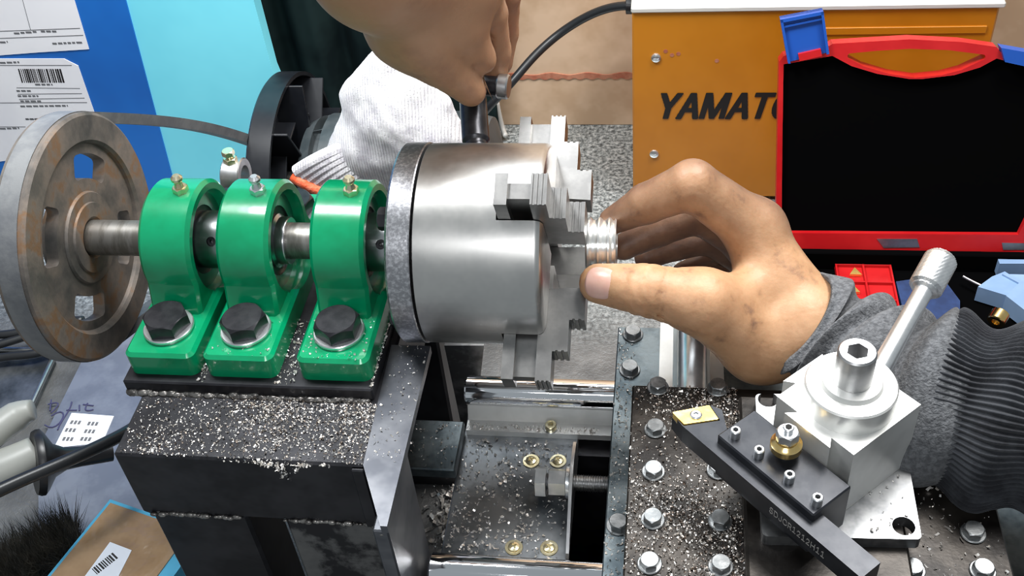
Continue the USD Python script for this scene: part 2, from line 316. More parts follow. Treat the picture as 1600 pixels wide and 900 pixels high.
# curtain
cx = np.linspace(-.41, -.142, 160); cz = np.linspace(-.325, .3, 12)
cy = .575+.012*np.sin(cx*95+.6)+.007*np.sin(cx*41+2)+.004*np.sin(cx*190)
gx, gz = np.meshgrid(cx, cz, indexing='ij'); sway = .006*np.sin(gz*9+gx*20)
V1 = np.stack([gx+.10*(gz*.35)*0, cy[:, None]+sway, gz], -1).reshape(-1, 3)
def sheet(V, nu, nv, th, d):
    i, j = np.meshgrid(np.arange(nu-1), np.arange(nv-1), indexing='ij'); a = (i*nv+j).ravel(); b = a+nv; n = nu*nv
    Ff = np.vstack([np.stack([a, b, b+1], 1), np.stack([a, b+1, a+1], 1)])
    W = V+th*A(d); Fb = Ff[:, ::-1]+n; E = []
    per = list(range(0, nv))+[k*nv+nv-1 for k in range(1, nu)]+[(nu-1)*nv+k for k in range(nv-2, -1, -1)]+[k*nv for k in range(nu-2, 0, -1)]
    for p, q in zip(per, per[1:]+per[:1]): E += [[p, q, q+n], [p, q+n, p+n]]
    t = trimesh.Trimesh(np.vstack([V, W]), np.vstack([Ff, Fb, E]), process=False)
    return t
obj('curtain', sheet(V1, 160, 12, .003, (0, 1, 0)), M['curtain'], label='dark green cloth curtain hanging in folds behind the motor', cat='curtain', smooth=True)

# papers on the blue wall
def paper(px, label, lines, extra=None):
    y = ywl-.0012
    P = [at(a, b, 'y', y) for a, b in px]; t = thing('paper_sheet', label, 'paper', P[0], 'printed sheets stuck on the blue wall')
    obj('sheet', prism([tuple(p[[0, 2]]) for p in P], (0, y, 0), X_, Z_, Y_, .0009), M['paper'], t)
    L = []
    for (a0, b0, a1, b1, th) in lines:
        p, q = at(a0, b0, 'y', y), at(a1, b1, 'y', y); d = q-p; n = np.linalg.norm(d); d /= n
        L.append(ob((p+q)/2+A([0, -.0001, 0]), d, Y_, np.cross(d, Y_), n/2, .0002, th/2, .00002))
    obj('print', L, M['grey_print'], t, 'grey printed lines and text', kind='stuff')
    if extra: obj('barcode', extra, M['print'], t, kind='stuff')
def txt(x0, y0, x1, y1):    # a broken row of small words
    out = []; x = x0; k = 0; r = np.random.default_rng(int(x0*7+y0))
    while x < x1:
        w_ = r.uniform(4, 9); e = min(x+w_, x1); f = (x-x0)/max(x1-x0, 1)
        out.append((x, y0+(y1-y0)*f, e, y0+(y1-y0)*f, .0022)); x = e+2
    return out
paper([(-70, -40), (104, -40), (139, 77), (60, 82), (-70, 92)], 'white printed sheet on the blue wall at the top left corner', [(-60, 51, 125, 44, .0007), (-60, 62, 130, 55, .0007), (30, -20, 48, 47, .0005)]+txt(22, 52, 58, 49)+txt(64, 49, 88, 49)+txt(82, 68, 130, 66)+txt(0, 66, 12, 65))
bar = []; yb = ywl-.0016; bx_ = 28.; r5 = np.random.default_rng(5)
while bx_ < 94:
    w_ = r5.choice([.8, 1.2, 1.8, 2.6]); 
    bar.append(prism([tuple(at(a, b, 'y', yb)[[0, 2]]) for a, b in ((bx_, 108), (bx_+w_, 108), (bx_+w_+6, 129), (bx_+6, 129))], (0, yb, 0), X_, Z_, Y_, .0004)); bx_ += w_+r5.choice([1., 1.4, 2.2])
paper([(-70, 92), (100, 92), (122, 103), (146, 172), (165, 230), (-70, 262)], 'white printed form with a barcode below the other sheet on the blue wall', [(-60, 102, 112, 102, .0007), (26, 137, 125, 138, .0006), (28, 147, 128, 146, .0006), (30, 155, 132, 153, .0006), (-60, 161, 136, 160, .0007), (40, 186, 140, 186, .0006), (-60, 198, 40, 198, .0006)]+txt(0, 98, 30, 97)+txt(26, 142, 48, 142)+txt(28, 150, 60, 150)+txt(32, 158, 64, 158)+txt(32, 166, 106, 165)+txt(40, 186, 60, 186)+txt(0, 201, 30, 200)+txt(55, 132, 82, 132), bar)

# ================================================================== HEADSTOCK STAND
zt = -.053
hs = thing('headstock_stand', 'black welded steel stand with swarf on top under the green bearing blocks', 'machine stand', (-.19, -.03, -.33))
obj('top_box', bx(-.268, -.108, -.143, .10, -.113, zt, .0015), M['blacksteel'], hs)
obj('mounting_plate', bx(-.279, -.113, -.092, .092, zt+.0001, -.043, .001), M['blacksteel'], hs)
fl = [(-.112, -.043), (-.0855, -.043), (-.0855, -.185), (-.0895, -.185), (-.109, -.1425)]
obj('side_flange', prism(fl, (0, 0, zt-.006), X_, Y_, Z_, .0065), M['barsteel'], hs, 'bare grey steel flange along the right side')
obj('leg', bx(-.0955, -.0862, -.184, -.126, -.33, zt-.006, .001), M['barsteel'], hs, 'bare grey steel leg at the right')
obj('end_bar', bx(-.1165, -.1082, -.1455, -.1431, -.113, zt-.002, .0008), M['blacksteel'], hs)
for x0, x1, y0, y1 in ((-.263, -.197, -.142, -.10), (-.172, -.108, -.142, -.10), (-.263, -.197, .05, .092), (-.172, -.108, .05, .092)):
    obj('leg', bx(x0, x1, y0, y1, -.33, -.1125, .002), M['wornsteel'] if x0 > -.2 and y0 < 0 else M['blacksteel'], hs)
def bead(p, q, r, n, seed):
    g = np.random.default_rng(seed); out = []
    for k in range(n):
        c = A(p)+(A(q)-A(p))*(k+.5)/n+g.normal(0, r*.35, 3)*A([1, .6, .5]); s = trimesh.creation.icosphere(1, 1.0); s.vertices = s.vertices*A([r*1.5, r, r])*g.uniform(.6, 1.35)+c; out.append(s)
    return cat_(out)
obj('weld_bead', bead((-.276, -.0925, zt), (-.116, -.0925, zt), .0024, 95, 1), M['weld'], hs)
obj('weld_bead', bead((-.172, -.1435, -.1125), (-.11, -.1435, -.1125), .0016, 26, 2), M['weld'], hs)
obj('weld_bead', bead((-.262, -.1435, -.1125), (-.20, -.1435, -.1125), .0016, 26, 3), M['weld'], hs)
obj('weld_bead', bead((-.107, -.148, -.112), (-.0905, -.184, -.062), .0012, 26, 4), M['weld'], hs)
obj('bracket', bx(-.1245, -.0795, -.060, -.014, -.172, -.162, .001), M['saddle'], hs, 'small dark swarf-covered shelf beside the rails')

# ================================================================== SPINDLE
obj('spindle_shaft', cyl((-.3285, 0, 0), (-.101, 0, 0), .0122, 40), M['shaft'], label='dull steel spindle shaft running through the three green blocks', cat='shaft')
# pulley
pu = thing('spindle_pulley', 'large rusty cast iron V pulley with four openings at the left', 'pulley', (-.33, 0, -.085))
D = -X_
rp = [(.0645, -.3225), (.0665, -.3205), (.083, -.3200), (.085, -.3215), (.085, -.3245), (.0835, -.3265), (.077, -.3285), (.077, -.3345), (.0835, -.3365), (.085, -.3385), (.085, -.341), (.083, -.3425), (.066, -.3415), (.0635, -.336), (.0635, -.327)]
obj('rim', lathe(rp, (0, 0, 0), X_, 120), M['rust'], pu)
web = Point(0, 0).buffer(.0655, 48).difference(Point(0, 0).buffer(.025, 32))
for k in range(4):
    a = math.radians(50+90*k)
    slot = Polygon([(rr*math.cos(a+s), rr*math.sin(a+s)) for rr, ss in ((.0445, np.linspace(-.34, .34, 10)), (.0535, np.linspace(.30, -.30, 10))) for s in ss]).buffer(.004)
    web = web.difference(slot)
obj('web', prism(web, (-.3335, 0, 0), Y_, Z_, X_, .0085), M['rust'], pu)
obj('hub', lathe([(.0125, -.342), (.031, -.342), (.032, -.340), (.032, -.3245), (.031, -.323), (.0245, -.323), (.024, -.3215), (.0145, -.3215), (.0125, -.323)], (0, 0, 0), X_, 64), M['rust'], pu)

# pillow blocks
def bearing_block(xc, out, label):
    t = thing('pillow_block', label, 'bearing block', (xc, 0, -.043), 'green bearing blocks on the black stand')
    H = .043
    w2 = .0175
    ring = lathe([(.012, -w2), (.0385, -w2), (.041, -w2+.0025), (.041, w2-.0025), (.0385, w2), (.012, w2)], (xc, 0, 0), X_, 72)
    def ped(w, s):
        P = []
        for x in (xc-w, xc+w):
            for yy, zz in ((.0400*s, -.004), (.047*s, -.030), (.050*s, -.034), (.050*s, -.0425)): P += [(x, yy, zz), (x, -yy, zz)]
        return P
    pedm = hull(ped(w2-.0022, 1.0)+ped(w2, .94))
    rb = .006; poly = sbox(-.0235+rb, -.085+rb, .0235-rb, .085-rb).buffer(rb, 6)
    P = []
    for ins, z in ((0, -.043), (0, -.0275), (.0022, -.0252)):
        for q in poly.buffer(-ins).exterior.coords[:-1]: P.append((xc+q[0], q[1], z))
    base = hull(P)
    bore = cyl((xc-.05, 0, 0), (xc+.05, 0, 0), .0325, 72)
    cham = [lathe([(0, 0), (.0325, 0), (.0350, .005), (0, .005)], (xc+s*(w2-.0035), 0, 0), X_*s, 72) for s in (-1, 1)]
    seats = [lathe([(0, 0), (.0165, 0), (.0165, .003), (0, .003)], (xc, y, -.0254), Z_, 40) for y in ()]
    obj('housing', bool_(ring, [bore]+cham, [pedm, base]), M['green'], t, smooth=35)
    obj('boss', [ringl((xc, y, -.0262), Z_, .004, .0165, 0, .0016, 40) for y in (-.0605, .0605)], M['green'], t)
    # insert
    obj('outer_race', lathe([(.0235, -.0105), (.0325, -.0105), (.0326, 0), (.0325, .0105), (.0235, .0105)], (xc, 0, 0), X_, 64), M['bearing'], t)
    obj('seal', lathe([(.016, -.008), (.0245, -.008), (.0245, .009), (.016, .009)], (xc, 0, 0), X_, 64), M['seal'], t)
    L = .0300 if out else .0190
    col = lathe([(.0124, -.0105), (.0185, -.0105), (.0195, -.009), (.0195, L-.0014), (.0183, L), (.0124, L)], (xc, 0, 0), X_, 56)
    if out:
        hx = xc+.0235; dv = A([0, -math.cos(math.radians(36)), math.sin(math.radians(36))])
        hole = cyl(A([hx, 0, 0])+dv*.013, A([hx, 0, 0])+dv*.03,   .0033, 24)
        ir = obj('inner_ring', bool_(col, [hole]), M['bearing'], t)
        obj('set_screw', lathe([(.0012, 0), (.0029, 0), (.0029, .0022), (.0014, .0022), (.0012, .0012)], A([hx, 0, 0])+dv*.0158, dv, 20), M['oxide'], ir)
    else:
        obj('inner_ring', [lathe([(.0124, -.02), (.0172, -.02), (.0182, -.018), (.0182, .011), (.0160, .0125), (.0160, L-.001), (.0155, L), (.0124, L)], (xc, 0, 0), X_, 56)], M['bearing'], t)
    # grease nipple
    gx_ = xc+.006
    n = obj('grease_nipple', [hexhead((gx_, 0, .0395), Z_, .0052, .0052), lathe([(0, 0), (.0035, 0), (.0028, .002), (.0026, .004), (.0038, .0055), (.0038, .0072), (.0022, .009), (0, .009)], (gx_, 0, .0445), Z_, 20)], M['yzinc'] if xc != -.2 else M['zinc'], t)
    for y in (-.0605, .0605):
        wz = -.0246
        b = obj('bolt', [hexhead((xc, y, wz+.0026), Z_, .0150, .0098, .35+xc*3), cyl((xc, y, -.043), (xc, y, wz+.003), .0065, 20)], M['oxide'], t)
        obj('washer', ringl((xc, y, wz), Z_, .0068, .0164, 0, .0026, 48, .0006), M['zinc'], b)
bearing_block(-.2525, True, 'green bearing block nearest the rusty pulley with a bolted foot')
bearing_block(-.200, False, 'green bearing block in the middle of the three')
bearing_block(-.138, True, 'green bearing block next to the chuck with swarf on its foot')

# ================================================================== CHUCK
ck = thing('lathe_chuck', 'four jaw steel lathe chuck with speckled back plate', 'chuck', (-.05, 0, -.065))
JA = [-63, 28, 117, 207]
def rad(th): t = math.radians(th); return A([0, -math.sin(t), math.cos(t)])
body = lathe([(.014, -.0835), (.0645, -.0835), (.065, -.083), (.065, -.0105), (.0645, -.0085), (.0635, -.007), (.060, -.0055), (.040, -.005), (.014, -.005)], (0, 0, 0), X_, 160)
slots = []
for th in JA:
    d = rad(th); s = np.cross(d, X_)
    slots += [ob(d*.046+X_*-.0125, X_, s, d, .0205, .0102, .036, .0003)]
kd = rad(-68); KX = -.0605
khole = [cyl(A([KX, 0, 0])+rad(th)*.045, A([KX, 0, 0])+rad(th)*.09, .0085, 32) for th in JA[:1]]
bd = obj('body', bool_(body, slots+khole), M['chuck'], ck, smooth=25)
for th in JA[:1]:
    d = rad(th)
    obj('screw_socket', lathe([(.0042, 0), (.0083, 0), (.0083, .0042), (.0078, .005), (.0056, .005), (.0042, .004)], A([KX, 0, 0])+d*.0575, d, 32), M['zinc'], bd)
obj('back_plate', lathe([(.02, -.1005), (.064, -.1005), (.0655, -.099), (.0655, -.0858), (.0650, -.085), (.02, -.085)], (0, 0, 0), X_, 128), M['flange'], ck, 'speckled grey back plate')
for th in (33, 123, 213, 303):
    obj('bolt', hexhead(A([-.1005, 0, 0])+rad(th)*.050, -X_, .0075, .0075), M['oxide'], ck)
for th, ofs in zip(JA, (-.001, -.003, .004, -.002)):
    d = rad(th); s = np.cross(d, X_); O = d*ofs
    # guide flange, web, stepped block; (radius, x) profile extruded across the jaw
    prof = [(.030, -.0105), (.090, -.0105), (.090, -.001), (.0705, -.001), (.0705, .0085), (.0500, .0085), (.0500, .0180), (.0285, .0180)]
    def blk(pr, w): return prism(pr, O-s*w, d, X_, s, 2*w)
    top = blk(prof, .0098)
    gro = []
    for r0, xs in ((.0903, np.arange(-.0085, -.001, .0028)), (.0708, (.0018, .0055)), (.0503, (.0112, .0150))):
        for x in xs: gro.append(ob(O+d*r0+X_*x, X_, s, d, .0008, .0105, .0011, .0001))
    jw = bool_(top, gro, [blk([(.032, -.0245), (.086, -.0245), (.086, -.0100), (.032, -.0100)], .0048), blk([(.030, -.0315), (.089, -.0315), (.089, -.0240), (.030, -.0240)], .0098)])
    obj('jaw', jw, M['jaw'], ck, smooth=False)

# threaded ring in the hand
P = []; n = 7; x0, x1 = .0165, .0355
prof = [(.0125, x0)]
for k in range(3):
    xa = x0+(x1-x0)*k/3; w_ = (x1-x0)/3
    prof += [(.0172, xa), (.0182, xa+w_*.18), (.0182, xa+w_*.36), (.0164, xa+w_*.62), (.0164, xa+w_*.86)]
prof += [(.0178, x1-.0012), (.0172, x1), (.0125, x1)]
obj('threaded_ring', lathe(prof, (0, 0, 0), X_, 72), M['ringalu'], label='bright threaded metal ring held between thumb and fingers', cat='ring', smooth=20)

# chuck key
key = thing('chuck_key', 'black socket chuck key with a grey cross bar stuck in the top of the chuck', 'chuck key', A([KX, 0, 0])+kd*.063)
kO = A([KX, 0, 0]); KR = kd; kb = kd*.061; kd = kd+A([-.16, 0, .02]); kd /= np.linalg.norm(kd); kO = kO+kb-kd*.061
obj('socket', lathe([(0, .061), (.0078, .061), (.0082, .062), (.0082, .0735), (.0076, .0745), (.0076, .0765), (.0092, .0785), (.0095, .0795), (.0095, .130), (.0088, .132), (0, .132)], kO, kd, 40), M['oxide'], key)
obj('cross_bar', cyl(kO+kd*.126+X_*-.008, kO+kd*.128+X_*.022+KR*-.004, .0072, 24, .001), M['oxide'], key)
obj('bar_end', cyl(kO+kd*.128+X_*.019+KR*-.0036, kO+kd*.128+X_*.027+KR*-.0045, .0088, 24, .001), M['steel'], key)

# ================================================================== BED, RAILS, SADDLE
obj('shade_sheet', bx(-.083, .60, -.33, .045, -.3299, -.327, .001), mat('matt_black_shade', (.006, .006, .007), rough=.95, spec=.05), label='added black sheet painting shade on the bench under the rails and saddle', cat='mat')  # black sheet added to paint the shade on the bench below the bed
bed = thing('lathe_bed', 'oily steel bed plate with yellow screws between two chrome rails', 'machine bed', (.0, -.06, -.3269))
zb = -.175
obj('base_plate', bx(-.081, .0055, -.172, .030, zb-.006, zb, .0008), M['plate'], bed)
obj('frame_beam', bx(-.074, .30, -.026, .038, -.3269, zb-.0061, .001), M['blacksteel'], bed)
obj('frame_beam', bx(-.074, .30, -.18, -.130, -.3269, zb-.0061, .001), M['blacksteel'], bed)
ep = [at(a, b, 'y', .034)[[0, 2]] for a, b in ((694, 540), (756, 540), (740, 690), (727, 694))]
obj('end_plate', prism([tuple(p) for p in ep], (0, .034, 0), X_, Z_, Y_, .004), M['galv'], bed, 'narrow bluish steel upright at the end of the rail')
xb = .0045
zt_ = at(890, 698, 'x', xb)
brk = [(-.0345, zb), (-.0345, zb+.012), (-.040, zb+.026), (-.060, zb+.030), (-.080, zb+.026), (-.118, zb+.004), (-.120, zb)]
obj('screw_bracket', prism(brk, (xb, 0, 0), Y_, Z_, X_, .0022), M['steel'], bed, 'upright steel bracket holding the lead screw')
for a, b in ((830, 721), (872, 721), (803, 856), (858, 857)):
    p = at(a, b, 'z', zb)
    s_ = obj('screw', bool_(lathe([(0, -.002), (.0042, -.002), (.0044, .0004), (.0038, .0018), (.0022, .0024), (0, .0026)], p, Z_, 24), [ob(p+Z_*.0026, A([.8, .6, 0]), A([-.6, .8, 0]), Z_, .0022, .0005, .0012, .0001), ob(p+Z_*.0026, A([-.6, .8, 0]), A([.8, .6, 0]), Z_, .0022, .0005, .0012, .0001)]), M['yzinc'], bed)
    obj('washer', ringl(p+Z_*.0001, Z_, .003, .0062, 0, .0008, 28, .0002), M['yzinc'], s_)
ls = thing('lead_screw', 'threaded steel lead screw with hex head and lock nut through the bracket', 'lead screw', (.03, -.065, zb))
pn = at(848, 752, 'y', -.066); lz, ly = pn[2], -.066
def hexx(x0, x1, r, b=1): return bool_(prism([(r*math.cos(t), r*math.sin(t)) for t in np.arange(6)*np.pi/3+.26], (x0, ly, lz), Y_, Z_, X_, x1-x0), [])
xh = pn[0]
obj('hex_head', hexx(xh-.0045, xh+.0028, .0112), M['zinc'], ls)
obj('lock_nut', hexx(xh+.0048, xb-.0036, .0098), M['zinc'], ls)
obj('washer', ringl((0, ly, lz), X_, .0055, .0112, xb-.0035, xb-.0005, 32, .0004), M['zinc'], ls)
tx = np.arange(xh-.002, .20, .00085); tr = [(.0052 if i % 2 else .0061, x) for i, x in enumerate(tx)]
obj('thread', lathe([(0, tx[0])]+tr+[(0, tx[-1])], (0, ly, lz), X_, 24), M['steel'], ls)

def rail(y, label):
    t = thing('round_rail', label, 'linear rail', (.1, y, zb), 'chrome round rails of the bed')
    obj('rod', cyl((-.0795, y, -.150), (.30, y, -.150), .0112, 40, .0012), M['chrome'], t)
    foot = [(-.0225, 0), (.0225, 0), (.0225, .0055), (.013, .0062), (.0075, .0165), (.0055, .0185), (-.0055, .0185), (-.0075, .0165), (-.013, .0062), (-.0225, .0055)]
    obj('support', prism(foot, (-.0785, y, zb+.0001), Y_, Z_, X_, .375), M['alu'], t, 'grey aluminium rail support')
    for x in (-.0152,):
        for sd in ((-1,) if y > -.1 else (1,)):
            c = A([x, y+sd*.0175, zb+.0056])
            b = obj('bolt', bool_(cyl(c, c+Z_*.0045, .0043, 24), [cyl(c+Z_*.002, c+Z_*.006, .0022, 6)]), M['yzinc'], t)
            obj('washer', ringl(c, Z_, .003, .0056, 0, .0008, 28, .0002), M['zinc'], b)
rail(.006, 'chrome round rail behind the bed plate under the chuck')
rail(-.150, 'chrome round rail along the bottom edge in front of the bed plate')

def flange_bolt(p, parent, r=.0058, h=.0046, m='dullzinc', rot=0.):
    b = obj('bolt', [hexhead(A(p)+Z_*.0012, Z_, r, h, rot)], M[m], parent)
    obj('washer', ringl(A(p), Z_, .002, r*1.22, .0, .0013, 28, .0004), M[m], b)
sd = thing('saddle', 'blue-grey steel saddle plate on the rails left of the dark table', 'saddle', (.15, -.08, -.129))
zs = -.121
obj('plate', bx(.0325, .29, -.20, .0492, zs-.008, zs, .0008), M['saddle'], sd)
for y in (.006, -.150):
    for x in (.038, .20):
        obj('bearing_block', bool_(bx(x, x+.045, y-.0225, y+.0225, -.166, zs-.0081, .001), [bx(x-.01, x+.06, y-.0112, y+.0112, -.170, -.139, .0005)]), M['alu'], sd)
for a, b in ((989, 524), (984, 579), (966, 822)):
    flange_bolt(at(a, b, 'z', zs), sd, .0062, .0050, 'dullzinc', .3)
cr = thing('cross_rail', 'bright aluminium cross rail running back from under the table', 'linear rail', (.086, -.02, zs))
cxr = .0862
foot = [(-.0225, 0), (.0225, 0), (.0225, .0055), (.013, .0062), (.0075, .0165), (.0055, .0185), (-.0055, .0185), (-.0075, .0165), (-.013, .0062), (-.0225, .0055)]
obj('support', prism(foot, (cxr, -.19, zs+.0001), X_, Z_, Y_, .2385), M['alu'], cr)
obj('rod', cyl((cxr, -.19, zs+.025), (cxr, .0492, zs+.025), .0100, 32, .001), M['zinc'], cr)
zq = -.063
tb = thing('cross_slide_table', 'dark swarf-covered cross slide table with rows of hex bolts', 'machine table', (.15, -.15, zs))
obj('plate', bx(.0475, .2515, -.29, -.0615, zq-.010, zq, .0010), M['table'], tb)
for x in (.064, .205):
    for y in (-.25, -.11):
        obj('bearing_block', bool_(bx(x, x+.045, y-.03, y+.03, zs+.008, zq-.0101, .001), [bx(x+.009, x+.036, y-.04, y+.04, zs, zs+.037, .0005)]), M['alu'], tb)
k = 0
for a, b in ((1028, 606), (1121, 608), (1024, 672), (1021, 738), (1122, 736), (1020, 813), (1125, 815), (1015, 882), (1126, 886), (1520, 834), (1425, 892), (1535, 893)):
    flange_bolt(at(a, b, 'z', zq), tb, .0056, .0042, 'dullzinc', .4*k); k += 1
obj('riser', bx(.1125, .197, -.262, -.079, zq+.0001, zq+.0130, .0015), M['table'], tb, 'raised oily steel riser under the tool post plate')

# ================================================================== TOOL POST
zp = -.042
pp = thing('tool_post_plate', 'square dull steel base plate with corner holes under the tool post', 'base plate', (.16, -.14, zp-.008))
c4 = [at(a, b, 'z', zp)[:2] for a, b in ((1180, 615), (1191, 838), (1441, 843), (1421, 672))]
c4[3] = c4[2]+(c4[0]-c4[1])*1.0
pl = Polygon(c4).buffer(-.003).buffer(.003, 5)
for a, b in ((1412, 822), (1200, 624)):
    q = at(a, b, 'z', zp); pl = pl.difference(Point(q[0], q[1]).buffer(.0058, 24))
obj('plate', prism(pl, (0, 0, zp-.0079), X_, Y_, Z_, .0079), M['galv'], pp)
zpt = .008
tp = thing('tool_post', 'bright machined aluminium quick change tool post with a locking lever', 'tool post', (.165, -.14, zp))
Np, Rp = at(1334, 711, 'z', zpt)[:2], at(1439, 632, 'z', zpt)[:2]
e1 = (Rp-Np); S = np.linalg.norm(e1); e1 = e1/S; e2 = A([-e1[1], e1[0]])
def loc(u, v): return Np+e1*u+e2*v
E1, E2 = A([*e1, 0]), A([*e2, 0])
PN = A([*Np, 0])
dv_ = .0055
# plan: square with a male dovetail on the two left-hand faces
plan = [(0, 0), (S, 0), (S, S), (S*.72, S), (S*.72+.004, S+dv_), (S*.28-.004, S+dv_), (S*.28, S), (0, S), (0, S*.72), (-dv_, S*.72+.004), (-dv_, S*.28-.004), (0, S*.28)]
obj('body', prism(plan, PN+Z_*(zp+.0001), E1, E2, Z_, zpt-zp-.0001), M['alu'], tp, smooth=False)
cc = loc(S*.5, S*.5); C3 = A([*cc, zpt])
obj('boss', lathe([(0, -.001), (.0238, -.001), (.0238, .0125), (.0230, .0135), (.0160, .0138), (.0155, .0150), (.0150, .0165), (0, .0165)], C3, Z_, 72), M['alu'], tp)
capO = C3+Z_*.0160
cap = lathe([(0, 0), (.0086, 0), (.0098, .0006), (.0098, .0205), (.0090, .0215), (0, .0215)], capO, Z_, 48)
hexs = prism([(.0056*math.cos(t), .0056*math.sin(t)) for t in np.arange(6)*np.pi/3+.3], capO+Z_*.011, X_, Y_, Z_, .012)
obj('cap_screw', bool_(cap, [hexs]), M['steel'], tp, 'grey socket head cap screw on top')
h0 = at(1382, 566, 'z', zpt+.009); h1 = at(1443, 455, 'y', h0[1]+.045)
hd = (h1-h0)/np.linalg.norm(h1-h0); L = np.linalg.norm(h1-h0)
lv = obj('lever', lathe([(0, -.012), (.0058, -.012), (.0058, .0), (.0052, L*.6), (.0052, L), (.0070, L+.001), (0, L+.001)], h0, hd, 32), M['zinc'], tp, 'polished steel locking lever')
kp = []
R0 = .0094
nk = 40; hh = np.linspace(.001, .026, 26)
V = []; tt = np.linspace(0, 2*np.pi, 72, endpoint=False)
a_, b_, d_ = frame(hd)
for h in hh:
    kn = .0005*np.maximum(np.abs(np.sin(14*tt+h*900)), np.abs(np.sin(14*tt-h*900)))
    rr = R0-.0005+kn-(.0018 if h < .0022 else 0)-(.0012 if h > .0245 else 0)
    V.append(h0+hd*(L+h)+rr[:, None]*(np.cos(tt)[:, None]*a_+np.sin(tt)[:, None]*b_))
n_ = 72; i = np.arange(n_); j = (i+1) % n_; F = []
for s in range(len(hh)-1): F += [np.stack([s*n_+i, s*n_+j, (s+1)*n_+j], 1), np.stack([s*n_+i, (s+1)*n_+j, (s+1)*n_+i], 1)]
V = np.vstack(V+[[h0+hd*(L+.001)], [h0+hd*(L+.0268)]]); F += [np.stack([j, i, np.full(n_, len(V)-2)], 1), np.stack([(len(hh)-1)*n_+i, (len(hh)-1)*n_+j, np.full(n_, len(V)-1)], 1)]
obj('knob', trimesh.Trimesh(V, np.vstack(F), process=False), M['zinc'], lv, smooth=40)

# holder
zh = -.006
th_ = thing('tool_holder', 'black tool holder block with a row of set screws on the tool post', 'tool holder', (.13, -.17, zp))
hA, hB, hC, hD = [at(a, b, 'z', zh)[:2] for a, b in ((1139, 661), (1200, 631), (1341, 745), (1286, 801))]
ctr = (hA+hB+hC+hD)/4; hl = (np.linalg.norm(hB-hC)+np.linalg.norm(hA-hD))/4
wv = abs(np.dot(hB-hA, e1))*.5+abs(np.dot(hC-hD, e1))*.5
# back face of the holder lies against the post's left-front face (u = 0)
u1 = -.0062; u0 = u1-wv
vc = np.dot(ctr-Np, e2)
def P3(u, v, z): return A([*loc(u, v), z])
hb = .033
holder = ob(P3((u0+u1)/2, vc, zh-hb/2), E1, E2, Z_, (u1-u0)/2, hl, hb/2, .0008)
slot = ob(P3(u0+.002, vc, zh-.0195), E1, E2, Z_, .0095, hl+.01, .0079, .0002)
obj('block', bool_(holder, [slot]), M['toolblk'], th_, smooth=False)
def setscrew(p, parent, r=.0029, h=.0054, m='zinc'):
    b = obj('set_screw', bool_(cyl(p-Z_*.0005, p+Z_*h, r, 24, .0005), [cyl(p+Z_*(h-.003), p+Z_*(h+.001), r*.55, 6, .0001)]), M[m], parent)
    obj('socket', cyl(p+Z_*(h-.0032), p+Z_*(h-.0028), r*.54, 6, .00005), M['hole'], b)
us = u0+.0068
for a, b in ((1162, 672), (1200, 701), (1244, 742), (1288, 777)):
    q = at(a, b, 'z', zh)[:2]; v = np.dot(q-Np, e2); setscrew(P3(us, v, zh), th_)
q = at(1243, 712, 'z', zh)[:2]; bb = P3(u0+wv*.62, np.dot(q-Np, e2)+.004, zh)
tnut = obj('thumb_nut', [lathe([(.0029, .0055), (.0072, .0055)]+[(.0082, .006), (.0082, .0098), (.0072, .0104), (.0056, .0120), (.0056, .0135), (.0029, .0135)], bb, Z_, 48)], M['brass'], th_, 'round brass thumb nut')
obj('stud', cyl(bb-Z_*.0005, bb+Z_*.0225, .0029, 20), M['zinc'], th_)
obj('lock_nut', hexhead(bb+Z_*.0136, Z_, .0060, .0056, .2), M['zinc'], th_)
obj('socket', cyl(bb+Z_*.0224, bb+Z_*.0228, .0018, 6, .00005), M['hole'], th_)

# turning tool
tl = thing('turning_tool', 'black turning tool bar with a gold diamond insert clamped in the tool holder', 'turning tool', (.12, -.17, zh-.0274))
zt2 = -.0118; tw = .0136
ve, vt = None, None
pe = at(1352, 854, 'z', zt2)[:2]; vE = np.dot(pe-Np, e2)
pt = at(1052, 645, 'z', zt2)[:2]; vT = np.dot(pt-Np, e2); uT = np.dot(pt-Np, e1)
def uv(px, py): q = at(px, py, 'z', zt2)[:2]-Np; return np.dot(q, e1), np.dot(q, e2)
uF = u0-.0062; uB = uF+tw
nose = [(uF, vE-.0105), (uB, vE-.0105), (uB, uv(1180, 655)[1]), uv(1128, 640), uv(1112, 634), uv(1050, 645), (uF, uv(1062, 668)[1])]
bar_ = prism(nose, PN+Z_*(zt2-tw), E1, E2, Z_, tw)
ins = [uv(1050, 645), uv(1108, 634), uv(1123, 656), uv(1069, 664)]
insP = Polygon(ins)
rec = prism(insP.buffer(.0006), PN+Z_*(zt2-.0038), E1, E2, Z_, .006)
obj('shank', bool_(bar_, [rec]), M['toolblk'], tl, smooth=False)
io = obj('insert', prism(insP.buffer(-.0006).buffer(.0006, 4), PN+Z_*(zt2-.0037), E1, E2, Z_, .0043), M['gold'], tl, 'gold coated diamond cutting insert')
ic = np.mean(ins, 0); ip = P3(*ic, zt2+.0004)
obj('screw', bool_(lathe([(0, 0), (.0034, 0), (.0034, .0006), (.0026, .0012), (0, .0012)], ip, Z_, 24), [cyl(ip+Z_*.0004, ip+Z_*.002, .0015, 6, .0001)]), M['zinc'], io)
tm = meshkit.text_mesh('SDJCR1212H11', .0046, .00025)
tm.vertices -= [tm.vertices[:, 0].min(), 0, 0]
Lt = tm.vertices[:, 0].max(); p0 = P3(uF-.0001, uv(1222, 770)[1], zt2-.0090)
p1 = P3(uF-.0001, uv(1305, 845)[1], zt2-.0090); dd = (p1-p0); sc = np.linalg.norm(dd)/Lt; dd /= np.linalg.norm(dd)
v = tm.vertices.copy(); tm.vertices = p0+v[:, :1]*sc*dd+v[:, 1:2]*Z_-v[:, 2:]*E1
